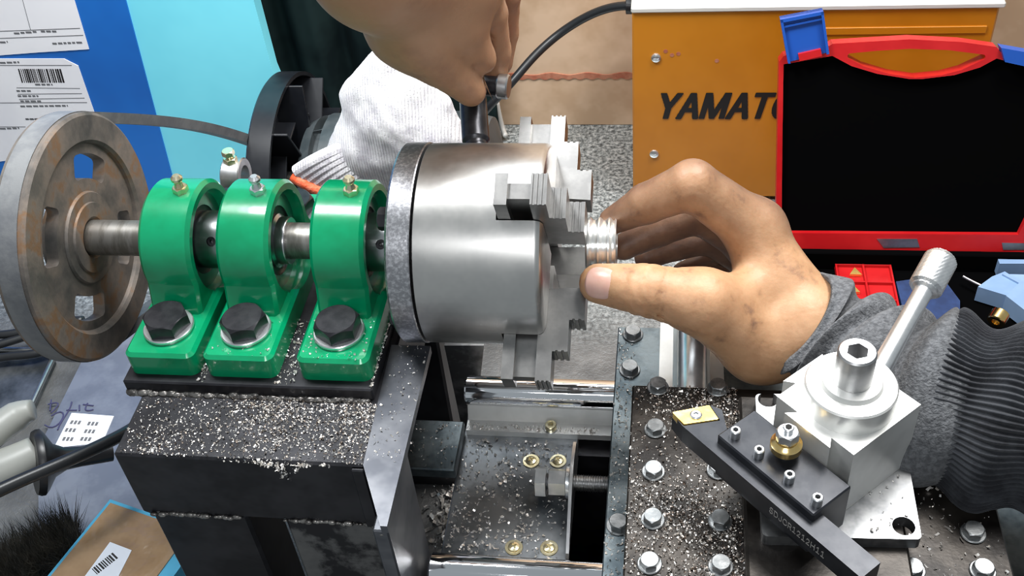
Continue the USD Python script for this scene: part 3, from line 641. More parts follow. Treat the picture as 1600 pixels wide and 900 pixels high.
obj('lettering', tm, M['engrave'], tl, 'engraved grey code SDJCR1212H11', smooth=False)

# ================================================================== MOTOR with fan pulley and belt
my, mz, R_ = .335, -.205, .112
mo = thing('electric_motor', 'dark electric motor with a ribbed black plastic fan disc behind the blocks', 'motor', (-.2, my, -.33))
dx = -.322
disc = lathe([(.012, -.004), (R_-.002, -.004), (R_, -.002), (R_, .020), (R_-.004, .020), (R_-.005, .002), (.012, .002)], (dx, my, mz), X_, 96)
fd = obj('fan_disc', disc, M['blackpl'], mo, 'black plastic disc with radial ribs')
for k in range(10):
    a = 2*np.pi*(k+.3)/10; d = A([0, math.cos(a), math.sin(a)])
    obj('rib', hull(corners(A([dx+.017, my, mz])+d*(R_*.70), d, np.cross(d, X_), X_, R_*.26, .0014, .0165, .0006)+corners(A([dx+.006, my, mz])+d*(R_*.60), d, np.cross(d, X_), X_, R_*.36, .0014, .005, .0006)), M['blackpl'], fd)
    a2 = a+.31; d = A([0, math.cos(a2), math.sin(a2)])
    obj('rib', ob(A([dx+.0105, my, mz])+d*(R_*.60), np.cross(d, X_), d, X_, .017, .0014, .0105, .0006), M['blackpl'], fd)
sh = lathe([(.012, .024), (.050, .024), (.062, .030), (.068, .042), (.070, .050), (.070, .066), (.072, .068), (.072, .19), (.066, .215), (.03, .225), (.012, .225)], (dx, my, mz), X_, 96)
vents = []
for k in range(8):
    a = 2*np.pi*k/8+.5; d = A([0, math.cos(a), math.sin(a)]); s = np.cross(d, X_)
    for q in np.linspace(-.30, .30, 7):
        dq = d*math.cos(q)+s*math.sin(q)
        vents.append(ob(A([dx+.046, my, mz])+dq*.066, dq, np.cross(dq, X_), X_, .010, .006, .0050, .0005))
sub = man(vents[0])
for v_ in vents[1:]: sub = sub+man(v_)
obj('body', man(sh)-sub, M['motor'], mo, smooth=35)
obj('core', cyl((dx+.026, my, mz), (dx+.10, my, mz), .055, 40), M['hole'], mo)
obj('foot', bx(dx+.08, dx+.19, my-.075, my+.075, -.33, mz-.055, .002), M['motor'], mo)
obj('shaft', cyl((dx-.040, my, mz), (dx+.03, my, mz), .0105, 28), M['shaft'], mo)
obj('belt_pulley', lathe([(.01, -.022), (.030, -.022), (.031, -.020), (.024, -.015), (.024, -.009), (.031, -.005), (.010, -.005)], (dx+.0005, my, mz), X_, 48), M['steel'], mo)
# belt round both pulleys (x = -.3315)
bxp = -.3315
cA, rA = A([0., 0.]), .0815
cB, rB = A([my, mz]), .0285
dC = cB-cA; dl = np.linalg.norm(dC); ang = math.atan2(dC[1], dC[0]); al = math.acos((rA-rB)/dl)
pts = []
for t in np.linspace(ang+al, ang-al+2*np.pi, 60): pts.append(cA+rA*A([math.cos(t), math.sin(t)]))
for t in np.linspace(ang-al+2*np.pi, ang+al+2*np.pi, 30): pts.append(cB+rB*A([math.cos(t), math.sin(t)]))
# a little bow in the slack top run
pts = A(pts); ptsT = []
p_, q_ = pts[-1], pts[0]
nrm = A([-(q_-p_)[1], (q_-p_)[0]]); nrm /= np.linalg.norm(nrm); nrm *= np.sign(nrm[1])
for s in np.linspace(0, 1, 24)[1:-1]: ptsT.append(p_+(q_-p_)*s+nrm*.010*math.sin(math.pi*s))
pts = np.vstack([pts, ptsT]); kN = len(pts)
tan = np.roll(pts, -1, 0)-np.roll(pts, 1, 0); tan /= np.linalg.norm(tan, axis=1)[:, None]; nor = np.stack([tan[:, 1], -tan[:, 0]], 1)
sec = [(-.0050, -.0035), (.0050, -.0035), (.0072, .0042), (-.0072, .0042)]
V = np.stack([np.stack([np.full(kN, bxp+sx_), *(pts+nor*h_).T], 1) for sx_, h_ in sec], 1).reshape(-1, 3)
i = np.arange(kN); j = (i+1) % kN; F = []
for s in range(4):
    s2 = (s+1) % 4; F += [np.stack([i*4+s, j*4+s, j*4+s2], 1), np.stack([i*4+s, j*4+s2, i*4+s2], 1)]
bt = trimesh.Trimesh(V, np.vstack(F), process=False)
if bt.volume < 0: bt.invert()
obj('drive_belt', bt, M['belt'], label='grey rubber drive belt from the rusty pulley to the motor', cat='belt')
# clamp with screws
cl = thing('pipe_clamp', 'small grey clamp with two yellow zinc screws behind the middle green block', 'clamp', at(368, 290, 'y', .12))
q = at(368, 276, 'y', .12)
obj('band', ringl(q-X_*.007, X_, .009, .0150, 0, .015, 32), M['steel'], cl)
obj('post', cyl(q-Z_*.33*0-Z_*(q[2]+.33), q-Z_*.013, .006, 20), M['steel'], cl)
obj('screw', [hexhead(q+Z_*.0145, Z_, .0055, .004), cyl(q+Z_*.018, q+Z_*.023, .0026, 16), hexhead(q+Z_*.021, Z_, .005, .004)], M['yzinc'], cl)

# ================================================================== GLOVE draped over the motor
def hull2(pxs, y): return [at(a, b, 'y', y) for a, b in pxs]
yg = .235
def G(a, b, y=yg): return at(a, b, 'y', y)
seg = [(G(520, 268), G(575, 225), .014, .024), (G(575, 225), G(612, 165), .028, .030), (G(612, 165), G(606, 100), .030, .013), (G(575, 215), G(570, 150), .020, .014), (G(570, 150), G(590, 106), .014, .012),
       (G(620, 180), G(652, 136), .030, .013), (G(640, 200), G(684, 168), .030, .014), (G(620, 240), G(690, 215), .036, .022), (G(570, 280), G(680, 270), .022, .030), (G(580, 225), G(660, 210), .028, .030)]
allp = A([s[0] for s in seg]+[s[1] for s in seg]); lo, hi = allp.min(0)-.055, allp.max(0)+.055
h_ = .003; Gp = grid(lo, hi, h_); Dm = None
for a, b, ra, rb in seg:
    d = cone_d(Gp, a, b, ra, rb); Dm = d if Dm is None else smin(Dm, d, .016)
Dm += -.0*(0)+.004*(meshkit.fbm(Gp*30, 3, 5)-.5)*2+.0006*np.sin((Gp[..., 0]*.8+Gp[..., 2]*.5)*520+4*meshkit.noise(Gp*25, 2))*meshkit.noise(Gp*30, 9)
gm = nets(Dm, lo, h_); trimesh.smoothing.filter_taubin(gm, iterations=4)
gl = thing('work_glove', 'dirty white knitted work glove with an orange hem draped over the motor', 'glove', (float(np.mean(gm.vertices[:, 0])), yg, float(gm.vertices[:, 2].min())))
obj('knit', gm, M['knit'], gl, smooth=True)
hp = [G(457, 275, .200), G(475, 286, .198), G(495, 296, .198), G(520, 306, .2), G(545, 318, .205)]
obj('hem', tube(spline(hp, 30), .0052, 14), M['orangeknit'], gl, 'orange red hem of the cuff')
cf = [(G(464, 268, .202), G(545, 228, .218)), (G(545, 308, .205), G(610, 262, .222))]
cm = []
for s in np.linspace(0, 1, 9):
    a = cf[0][0]*(1-s)+cf[1][0]*s; b = cf[0][1]*(1-s)+cf[1][1]*s
    cm.append(tube(spline([a, a*.5+b*.5+A([0, -.004, .004]), b], 12), [.0062]*12, 12))
obj('cuff', cm, M['knit'], gl)

# ================================================================== WELDER
yw = .47
wd = thing('welding_machine', 'orange welding machine with black lettering behind the red case', 'welding machine', (.2, yw+.1, -.33))
wl = at(988, 120, 'y', yw)[0]; wr = at(1551, 60, 'y', yw)[0]; ztop = (at(990, 4, 'y', yw)[2]+at(1551, 20, 'y', yw)[2])/2
obj('front_panel', bx(wl, wr, yw, yw+.20, -.325, ztop-.0025, .002), M['orange'], wd)
obj('top_cover', bx(wl-.001, wr+.004, yw-.003, yw+.205, ztop-.0024, ztop+.004, .0015), M['white'], wd, 'off white top cover')
obj('ridge', bx(wl+.16, wr-.008, yw-.0015, yw+.001, ztop-.030, ztop-.022, .0005), M['orange'], wd)
for x in (wl+.03, wr-.03): obj('foot', cyl((x, yw+.03, -.33), (x, yw+.03, -.3249), .01, 20), M['rubber'], wd)
for a, b in ((1025, 90), (1022, 240)):
    p = at(a, b, 'y', yw)
    obj('screw', bool_(lathe([(0, 0), (.0052, 0), (.0048, .0018), (.003, .0028), (0, .003)], p, -Y_, 24), [ob(p-Y_*.003, X_, Y_, Z_, .003, .0012, .0006, .0001)]), M['zinc'], wd)
tm = meshkit.text_mesh('YAMATO', .030, .0006, bold=True); v = tm.vertices.copy()
# bolder strokes and the slant of the lettering
a0, a1 = at(1017, 184, 'y', yw), at(1192, 190, 'y', yw)
wid = meshkit.text_mesh('YAMAT', .030, .0006, bold=True).vertices[:, 0].max()
hz = at(1016, 146, 'y', yw)[2]-a0[2]
sxx = (a1[0]-a0[0])/wid
letter = []
for dxb in (0, .0009, .0018):
    t2 = tm.copy(); t2.vertices = A([a0[0]+.003, yw-.0006-dxb*.05, a0[2]])+(v[:, :1]*sxx+v[:, 1:2]*.22+dxb)*X_+v[:, 1:2]*(hz/.030)*Z_-v[:, 2:]*Y_*.3
    letter.append(t2)
lt = cat_(letter); lt.invert() if False else None
obj('lettering', lt, M['print'], wd, 'black bold slanted lettering YAMATO', smooth=False)
for a, b in ((1040, 80), (1050, 86), (1060, 84), (1120, 95)):
    p = at(a, b, 'y', yw); obj('stain', prism(Point(0, 0).buffer(.0022, 6), p-Y_*.0003, X_, Z_, Y_, .0004), M['seam'], wd)
# cable from the welder over the back wall
cp = [at(985, 9, 'y', yw+.06), at(955, 12, 'y', yw+.07), at(915, 27, 'y', yw+.08), at(870, 56, 'y', yw+.08), at(830, 93, 'y', yw+.06), at(800, 128, 'y', yw+.04), at(770, 160, 'y', yw+.03), at(740, 195, 'y', .50), at(722, 218, 'y', .50)]
pc = obj('power_cable', tube(spline(cp, 60), .0048, 14), M['cable'], label='thick black cable curving from the welding machine down behind the chuck', cat='cable', smooth=True)
obj('cable_gland', cyl(at(978, 9, 'y', yw+.06), at(978, 9, 'y', yw+.06)+X_*(wl-at(978, 9, 'y', yw+.06)[0]), .009, 20), M['blackpl'], wd)
sp = [at(776, 160, 'y', .60), at(780, 180, 'y', .60), at(786, 203, 'y', .595), at(790, 212, 'y', .585)]
obj('white_strap', tube(spline(sp, 16), .0034, 8), M['white'], label='short white strap hanging in front of the tan wall right of the chuck key', cat='strap', smooth=True)

# ================================================================== RED CASE
Hh = at(1240, 384, 'z', -.292); yh = Hh[1]
tilt = math.radians(14); LN = A([0, -math.cos(tilt), math.sin(tilt)])  # lid normal towards the camera
LU = X_; LV = np.cross(LN, X_); LV = A([0, math.sin(tilt), math.cos(tilt)])
LO = A([0, yh, -.292])
def lp(px, py):
    p = onplane(px, py, LO, LN)-LO; return (p@LU, p@LV)
case = thing('tool_case', 'open red plastic tool case with black lining and blue latches', 'tool case', (.33, .30, -.33))
outer = [lp(a, b) for a, b in ((1216, 396), (1212, 340), (1214, 230), (1217, 95), (1224, 86), (1296, 70), (1300, 67), (1420, 60), (1500, 64), (1556, 72), (1562, 80), (1600, 92), (1640, 100), (1645, 200), (1640, 300), (1630, 392))]
inner = [lp(a, b) for a, b in ((1221, 362), (1222, 230), (1224, 99), (1300, 86), (1330, 102), (1370, 114), (1420, 122), (1440, 122), (1490, 116), (1530, 104), (1556, 90), (1600, 102), (1626, 110), (1630, 200), (1622, 300), (1590, 365))]
hnd = Polygon([lp(a, b) for a, b in ((1328, 86), (1370, 82), (1420, 79), (1480, 81), (1534, 88), (1500, 104), (1470, 112), (1430, 116), (1390, 110), (1350, 98))])
OP, IP = Polygon(outer).buffer(0), Polygon(inner).buffer(0)
rim = OP.difference(IP).difference(hnd.buffer(.0025))
obj('lid_rim', prism(rim, LO, LU, LV, LN, .003, -.012), M['red'], case)
obj('lid_lining', prism(IP.buffer(-.0003), LO, LU, LV, LN, -.003, -.0085), M['foam'], case, 'black foam lining of the lid')
obj('lid_shell', prism(IP.buffer(.001), LO, LU, LV, LN, -.0086, -.012), M['red'], case)
def latch(px, h):
    return prism([lp(a, b) for a, b in px], LO, LU, LV, LN, h, -.004)
lc = obj('latch', latch(((1218, 27), (1285, 14), (1293, 80), (1231, 95)), .004), M['blue'], case, 'blue plastic latch standing open')
obj('latch_edge', [latch(((1218, 27), (1285, 14), (1286, 19), (1219, 32)), .009), latch(((1218, 27), (1222, 27), (1234, 95), (1230, 95)), .009), latch(((1281, 15), (1285, 14), (1294, 80), (1290, 81)), .009), latch(((1222, 38), (1284, 25), (1284, 28), (1222, 41)), .007)], M['blue'], lc)
obj('latch_hinge', latch(((1246, 81), (1281, 73), (1283, 84), (1248, 92)), .008), M['red'], lc, 'red hinge lug of the latch')
lc = obj('latch', latch(((1560, 70), (1640, 84), (1640, 108), (1566, 92)), .010), M['blue'], case, 'blue plastic latch at the right corner')
# base tray: front hidden; back wall and floor
cxl, cxr_ = lp(1222, 384)[0], lp(1640, 384)[0]
obj('back_lining', bx(cxl+.003, cxr_-.003, yh-.012, yh-.004, -.315, -.2915, .001), M['foam'], case, 'black lining along the hinge')
obj('base_shell', [bx(cxl, cxr_, yh-.215, yh-.004, -.3299, -.327, .001), bx(cxl, cxl+.004, yh-.215, yh-.004, -.327, -.300, .001), bx(cxr_-.004, cxr_, yh-.215, yh-.004, -.327, -.300, .001), bx(cxl, cxr_, yh-.219, yh-.215, -.3299, -.300, .001)], M['red'], case)
obj('base_lining', bx(cxl+.005, cxr_-.005, yh-.212, yh-.0122, -.3265, -.312, .001), M['foam'], case, 'black foam lining of the base')
for px in (((1369, 374), (1432, 374), (1436, 387), (1380, 388)), ((1564, 380), (1620, 381), (1620, 391), (1566, 391))):
    obj('sticker', prism([lp(a, b-3) for a, b in px], LO, LU, LV, LN, .0036, .0031), M['steel'], case)
# insert box
ib = [at(a, b, 'z', -.305) for a, b in ((1317, 411), (1393, 415), (1394, 476), (1314, 474))]
bxn = thing('insert_box', 'small red plastic box with divided cells lying in the open case', 'box', (ib[0]+ib[2])/2-Z_*.007)
x0, x1 = ib[3][0], ib[1][0]; y1, y0 = ib[0][1], ib[3][1]-.02
zz = -.305
obj('tray', bx(x0, x1, y0, y1, -.3118, -.309, .0004), M['red'], bxn)
W_ = []
for x in np.linspace(x0+.001, x1-.001, 3): W_.append(bx(x-.001, x+.001, y0, y1, -.309, zz, .0003))
for y in np.linspace(y0+.001, y1-.001, 4): W_.append(bx(x0, x1, y-.001, y+.001, -.309, zz-.0002, .0003))
obj('divider', W_, M['red'], bxn)
for px in ((1336, 428), (1333, 455)):
    p = at(*px, 'z', -.3085); obj('cutting_insert', prism([(-.006, -.004), (.006, -.004), (0, .007)], p, X_, Y_, Z_, .003), M['gold'], label=f'small gold cutting insert in the {"upper" if px[1] < 440 else "lower"} left cell of the red box', cat='cutting insert', group='cutting inserts in the red box')
# blue grey things in the case
def slab(px, z, h, name, label, cat):
    pts = [at(a, b, 'z', z)[:2] for a, b in px]
    return obj(name, prism([tuple(p) for p in pts], (0, 0, z-h), X_, Y_, Z_, h), M['bluegrey'], label=label, cat=cat, group='pale blue plastic blocks in the red case', smooth=False)
slab(((1556, 396), (1640, 398), (1640, 412), (1562, 412)), -.295, .016, 'plastic_holder', 'pale blue plastic block under the right end of the red rim', 'tool holder')
slab(((1550, 432), (1570, 424), (1595, 440), (1574, 462), (1528, 448)), -.292, .018, 'plastic_holder', 'tilted pale blue plastic block left of the larger one in the case', 'tool holder')
slab(((1566, 428), (1650, 430), (1650, 474), (1608, 490), (1572, 462), (1592, 442)), -.290, .020, 'plastic_holder', 'large pale blue plastic block at the right edge of the photo', 'tool holder')
bp = at(1562, 492, 'z', -.292)
obj('brass_bushing', ringl(bp-A([.004, .006, .004]), (.5, .8, .25), .004, .0085, 0, .012, 28), M['brass'], label='small brass ring at the right edge above the grey sleeve', cat='bushing')
wp = [at(1505, 432, 'z', -.300), at(1530, 445, 'z', -.300), at(1560, 458, 'z', -.302)]
obj('thin_rod', tube(spline(wp, 8), .0014, 8), M['steel'], label='thin steel rod lying in the case right of the lever knob', cat='rod')
slab2 = [at(a, b, 'z', -.306)[:2] for a, b in ((1400, 440), (1470, 430), (1500, 470), (1500, 520), (1420, 520))]
obj('blue_pouch', prism([tuple(p) for p in slab2], (0, 0, -.3118), X_, Y_, Z_, .006), mat('dark_blue_cloth', (.012, .03, .10), (.02, .05, .16), 40, .7), label='dark blue folded pouch in the case behind the lever', cat='pouch')

# ================================================================== LEFT FOREGROUND
al = [at(a, b, 'z', -.3255) for a, b in ((165, 540), (250, 540), (330, 700), (85, 790), (70, 700), (150, 580))]
hp_ = thing('marked_plate', 'grey aluminium plate with blue handwriting lying on the bench left of the stand', 'metal plate', al[0]*[1, 1, 0]-Z_*.33)
PL = Polygon([tuple(p[:2]) for p in [at(a, b, 'z', -.3255) for a, b in ((130, 560), (196, 500), (330, 540), (330, 760), (60, 860), (60, 700))]]).convex_hull
obj('plate', prism(PL, (0, 0, -.3299), X_, Y_, Z_, .0044), mat('bluish_sheet', (.24, .26, .31), (.32, .34, .39), 30, .36, .6), hp_)
sk = []
for st in ([(75, 632), (90, 630), (80, 645)], [(80, 625), (78, 642)], [(80, 650), (98, 645), (92, 662), (70, 664)], [(112, 628), (108, 640), (98, 656), (90, 672)], [(104, 641), (120, 641)], [(124, 633), (124, 642)], [(130, 632), (146, 634)], [(137, 630), (135, 641), (146, 640)]):
    sk.append(tube(spline([at(a, b, 'z', -.3251) for a, b in st], 12) if len(st) > 2 else A([at(a, b, 'z', -.3251) for a, b in st]), .0008, 6))
obj('handwriting', sk, M['ink'], hp_, 'blue marker handwriting', kind='stuff')
lbp = [at(a, b, 'z', -.3250) for a, b in ((112, 645), (178, 650), (160, 692), (84, 700))]
obj('sticker', prism([tuple(p[:2]) for p in lbp], (0, 0, -.3254), X_, Y_, Z_, .0005), M['label'], hp_)
sd_ = []
for a, b, s in ((118, 660, 'A'), (145, 662, 'A'), (110, 672, 'B'), (140, 674, 'B'), (106, 686, 'B'), (134, 686, 'B')):
    c = at(a, b, 'z', -.3248)
    for o in (-.004, .0, .004): sd_.append(ob(c+A([o, 0, 0]), X_, Y_, Z_, .0012, .0022, .0002, .00005))
obj('digits', sd_, M['grey_print'], hp_, kind='stuff')
# dark tray with swarf
tr = thing('swarf_tray', 'dark metal tray with bright scraped edges below the rusty pulley', 'tray', at(30, 590, 'z', -.33))
tp_ = [at(a, b, 'z', -.322) for a, b in ((-60, 545), (70, 545), (84, 560), (40, 655), (-60, 690))]
obj('pan', prism(Polygon([tuple(p[:2]) for p in tp_]), (0, 0, -.3298), X_, Y_, Z_, .0078), M['plate'], tr)
rimP = [at(a, b, 'z', -.320) for a, b in ((-60, 545), (68, 547), (82, 562), (40, 652), (-60, 690))]
obj('rim', tube(A(rimP), .0028, 10), M['steel'], tr)
for k, px in enumerate((((-30, 570), (20, 556), (68, 548), (110, 520), (160, 505)), ((-30, 545), (20, 532), (60, 520), (120, 512)), ((-30, 520), (40, 517), (90, 505), (130, 500)))):
    P_ = spline([at(a, b, 'z', -.31+.004*k) for a, b in px], 30)
    obj('loose_cable', tube(P_, .0045, 12), M['cable'], label=('black cable lying lowest over the swarf tray', 'black cable in the middle of three under the rusty pulley', 'black cable uppermost of three under the rusty pulley')[k], cat='cable', group='black cables under the rusty pulley', smooth=True)
# grey lever handle + black rubber horn
zg = -.20
gh = thing('grey_handle', 'light grey plastic handle with a black rubber bell at the left edge', 'hand tool', at(30, 700, 'z', -.30))
hq = [at(a, b, 'z', zg) for a, b in ((-60, 708), (0, 668), (30, 648), (52, 640))]
hsp = spline(hq, 24)
obj('lever', tube(hsp, np.r_[np.full(18, .0125), np.linspace(.0125, .0085, 6)], 16), M['greypl'], gh, smooth=True)
obj('body', tube(spline([at(a, b, 'z', zg-.02) for a, b in ((-50, 750), (0, 735), (36, 718), (58, 706))], 16), np.linspace(.020, .014, 16), 18), M['greypl'], gh, smooth=True)
b0 = at(66, 722, 'z', zg-.025); b1 = at(175, 706, 'z', zg-.045); bdv = (b1-b0)/np.linalg.norm(b1-b0); BL = np.linalg.norm(b1-b0)
obj('bell', lathe([(0, -.006), (.026, -.006), (.0275, -.003), (.0275, .0), (.024, .003), (.014, .009), (.0095, .018), (.0085, .03), (.008, BL), (0, BL)], b0, bdv, 48), M['rubber'], gh, 'black rubber bell and stem', smooth=40)
P_ = spline([at(-40, 786, 'z', -.17), at(30, 752, 'z', -.175), at(100, 722, 'z', -.18), at(170, 690, 'z', -.19), at(215, 660, 'z', -.22)], 40)
obj('loose_cable', tube(P_, .0052, 14), M['cable'], label='black cable crossing the rubber bell towards the stand', cat='cable', smooth=True)
# bench brush
br = thing('bench_brush', 'black bristle bench brush lying at the bottom left corner', 'brush', at(70, 850, 'z', -.33))
ba, bb_ = at(-30, 905, 'z', -.285), at(116, 828, 'z', -.285)
ax_ = (bb_-ba)/np.linalg.norm(bb_-ba); sidev = np.cross(Z_, ax_)
obj('back', ob((ba+bb_)/2-Z_*.02-sidev*.012, ax_, sidev, Z_, np.linalg.norm(bb_-ba)/2, .014, .010, .003), M['rubber'], br)
BV, BF = [], []
g = np.random.default_rng(3); nb = 3000
s = g.uniform(0, 1, nb); base_ = ba+(bb_-ba)*s[:, None]-Z_*.014+sidev*g.uniform(-.02, .016, nb)[:, None]
dirb = sidev*g.uniform(-.5, 1.0, nb)[:, None]+Z_*g.uniform(.5, 1.2, nb)[:, None]+ax_*g.normal(0, .35, nb)[:, None]; dirb /= np.linalg.norm(dirb, axis=1)[:, None]
tipb = base_+dirb*g.uniform(.022, .042, nb)[:, None]; wv_ = np.cross(dirb, g.normal(size=(nb, 3))); wv_ /= np.linalg.norm(wv_, axis=1)[:, None]; w2_ = np.cross(dirb, wv_)
V = np.stack([base_+wv_*.0005, base_-wv_*.00025+w2_*.00043, base_-wv_*.00025-w2_*.00043, tipb], 1).reshape(-1, 3)
i = np.arange(nb)*4; F = np.vstack([np.stack([i, i+1, i+3], 1), np.stack([i+1, i+2, i+3], 1), np.stack([i+2, i, i+3], 1)])
obj('bristles', trimesh.Trimesh(V, F, process=False), M['bristle'], br, kind='stuff', smooth=False)
# carton
zc = -.265
cb = [at(a, b, 'z', zc)[:2] for a, b in ((176, 782), (226, 800), (270, 905), (196, 960), (60, 960), (80, 900))]
c00, c10 = at(172, 780, 'z', zc)[:2], at(228, 806, 'z', zc)[:2]
dE = at(196, 905, 'z', zc)[:2]-c10; dE = dE/np.linalg.norm(dE)
ux = c10-c00; wx = np.linalg.norm(ux); ux = ux/wx
dE = at(70, 905, 'z', zc)[:2]-c00; dE /= np.linalg.norm(dE)
ux2 = A([-dE[1], dE[0]]); ux2 = ux2*np.sign(ux2@ux)
UX, UD = A([*ux2, 0]), A([*dE, 0]); c0 = A([*c00, 0])
wx = abs((at(272, 905, 'z', zc)[:2]-c00)@ux2)*.98
bxc = thing('blue_carton', 'blue cardboard box wrapped in clear tape with a barcode label at the bottom left', 'box', A([*(c00+ux2*wx/2+dE*.05), -.33]))
obj('carton', prism([(0, 0), (wx, 0), (wx, .16), (0, .16)], c0-Z_*.3299, UX, UD, Z_, .3299+zc), M['skyblue'], bxc, smooth=False)
obj('top_panel', prism([(.0035, .0035), (wx-.012, .0035), (wx-.012, .155), (.0035, .155)], c0+Z_*zc, UX, UD, Z_, .0012), M['tape'], bxc, 'brown carton top under clear tape')
la = at(176, 848, 'z', zc+.0014); 
def cuv(px, py): q = at(px, py, 'z', zc+.0014)[:2]-c00; return (q@ux2, q@dE)
obj('label_sticker', prism([cuv(a, b) for a, b in ((172, 847), (206, 860), (178, 915), (122, 915))], c0+Z_*(zc+.0013), UX, UD, Z_, .0004), M['label'], bxc, 'white barcode label')
bars = []
g = np.random.default_rng(11); o0 = A(cuv(152, 898)); o1 = A(cuv(185, 872)); dl_ = (o1-o0)/np.linalg.norm(o1-o0); s = 0; nb_ = A([-dl_[1], dl_[0]]); nb_ *= np.sign(nb_@(A(cuv(160, 880))-o0)) if abs(nb_@(A(cuv(160, 880))-o0)) > 0 else 1
while s < np.linalg.norm(o1-o0):
    w_ = g.choice([.0006, .001, .0015]); a = o0+dl_*s; b = a+dl_*w_
    bars.append(prism([tuple(a), tuple(b), tuple(b+nb_*.008), tuple(a+nb_*.008)], c0+Z_*(zc+.0017), UX, UD, Z_, .0002)); s += w_+g.choice([.0007, .0012])
obj('barcode', bars, M['print'], bxc, kind='stuff')

# ================================================================== SWARF
def chips(P, size, seed, flat=.5):
    g = np.random.default_rng(seed); n = len(P); s = g.uniform(.45, 1.5, n)**1.5*size; k = 4
    t = np.linspace(-1, 1, k); bend = g.uniform(.3, 2.4, n)
    ang = t[None]*bend[:, None]; xs = np.sin(ang)/np.maximum(bend, .05)[:, None]; zs_ = (1-np.cos(ang))/np.maximum(bend, .05)[:, None]
    wd_ = g.uniform(.18, .5, n); L_ = np.zeros((n, k, 2, 3))
    L_[:, :, 0, 0] = xs; L_[:, :, 1, 0] = xs; L_[:, :, 0, 1] = -wd_[:, None]; L_[:, :, 1, 1] = wd_[:, None]+g.uniform(-.2, .2, n)[:, None]*t[None]; L_[:, :, :, 2] = zs_[:, :, None]
    q = g.normal(size=(n, 4)); q[:, 1:3] *= flat; q /= np.linalg.norm(q, axis=1)[:, None]; w_, x, y, z = q.T
    Rm = np.stack([1-2*(y*y+z*z), 2*(x*y-z*w_), 2*(x*z+y*w_), 2*(x*y+z*w_), 1-2*(x*x+z*z), 2*(y*z-x*w_), 2*(x*z-y*w_), 2*(y*z+x*w_), 1-2*(x*x+y*y)], 1).reshape(n, 3, 3)
    V = np.einsum('nij,nkj->nki', Rm, L_.reshape(n, -1, 3))*s[:, None, None]; V[:, :, 2] -= V[:, :, 2].min(1)[:, None]; V += P[:, None]
    b = (np.arange(n)*2*k)[:, None]; F = []
    for a in range(k-1): F += [np.stack([b[:, 0]+2*a, b[:, 0]+2*a+2, b[:, 0]+2*a+3], 1), np.stack([b[:, 0]+2*a, b[:, 0]+2*a+3, b[:, 0]+2*a+1], 1)]
    return trimesh.Trimesh(V.reshape(-1, 3), np.vstack(F), process=False)
def scatter(n, x0, x1, y0, y1, z, seed, dens=None):
    g = np.random.default_rng(seed); P = np.stack([g.uniform(x0, x1, n), g.uniform(y0, y1, n), np.full(n, z)], 1)
    if dens is not None: P = P[g.uniform(0, 1, n) < dens(P)]
    return P
def swarf(name, P, size, label, seed, dark=0.):
    k = int(len(P)*dark)
    obj(name, chips(P[k:], size, seed), M['swarf'], label=label, cat='metal swarf', kind='stuff', smooth=False)
    if k: obj(name, chips(P[:k], size*1.1, seed+1), M['swarfdark'], label=label.replace('bright', 'dull brown'), cat='metal swarf', kind='stuff', smooth=False)
d1 = lambda P: np.clip(.06+1.25*meshkit.noise(P*[28, 40, 0]+3, 4)**2*np.clip((P[:, 0]+.275)/.11, .10, 1)*np.clip((P[:, 1]+.152)/.012, .2, 1), 0, 1)
swarf('swarf_chips', np.vstack([scatter(15000, -.266, -.110, -.1425, -.094, zt, 21, d1), scatter(160, -.108, -.087, -.14, -.03, zt+.0005, 22)]), .0007, 'bright metal chips strewn over the black stand in front of the green blocks', 23, .3)
clump = A([-.158, -.1425, zt])+np.random.default_rng(5).normal(0, 1, (140, 3))*[.014, .002, .001]; clump[:, 2] = zt-np.abs(np.random.default_rng(6).normal(0, 1, 140))*.008*np.exp(-np.abs(clump[:, 0]+.158)/.006)*1.6; clump[:, 1] = -.1445
swarf('swarf_curls', clump, .0012, 'bright curled shavings hanging over the front edge of the black stand', 24)
dt = lambda P: np.clip(.10+1.3*meshkit.noise(P*[30, 26, 0]+1, 8)**2*(1-.8*np.exp(-(((P[:, 1]+.115)+(P[:, 0]-.075)*.9)/.018)**2)), 0, 1)
Pt = scatter(8200, .048, .1125, -.205, -.0625, zq, 31, dt)
swarf('swarf_chips', Pt, .00075, 'bright metal chips spread thickly over the dark bolted table', 33, .45)
swarf('swarf_chips', scatter(170, .20, .25, -.20, -.11, zq, 35), .0011, 'few bright metal chips on the table right of the tool post', 36)
swarf('swarf_chips', scatter(420, .0335, .0465, -.17, .047, zs, 37), .0009, 'bright metal chips along the blue-grey saddle strip', 38)
db = lambda P: np.clip(.45+.9*meshkit.noise(P*[40, 40, 0], 3)**2-.5*np.clip((P[:, 0]+.03)/.03, 0, 1), 0, 1)
swarf('swarf_chips', np.vstack([scatter(1700, -.079, .002, -.138, -.020, zb, 41, db), scatter(260, -.079, -.045, -.138, -.128, zb, 42)]), .0012, 'bright metal chips on the oily bed plate', 43)
swarf('swarf_chips', scatter(90, -.123, -.081, -.058, -.016, -.162, 45), .0011, 'bright metal chips on the small dark shelf', 46)
swarf('swarf_chips', scatter(240, -.0785, .02, -.0155, -.010, zb+.0056, 47), .0010, 'bright metal chips along the foot of the rear rail', 48)
swarf('swarf_chips', np.vstack([scatter(110, -.158, -.118, -.083, -.046, -.0252, 51), scatter(50, -.22, -.18, -.083, -.05, -.0252, 52), scatter(220, -.1775, -.163, -.09, -.03, -.043, 53), scatter(120, -.2285, -.2245, -.09, -.05, -.043, 54), scatter(160, -.114, -.1135, -.09, -.02, -.043, 55)]), .0009, 'bright metal chips on and between the green bearing feet', 56)
swarf('swarf_chips', scatter(26, .17, .197, -.18, -.14, zp, 57), .0011, 'few metal chips on the tool post base plate', 58)
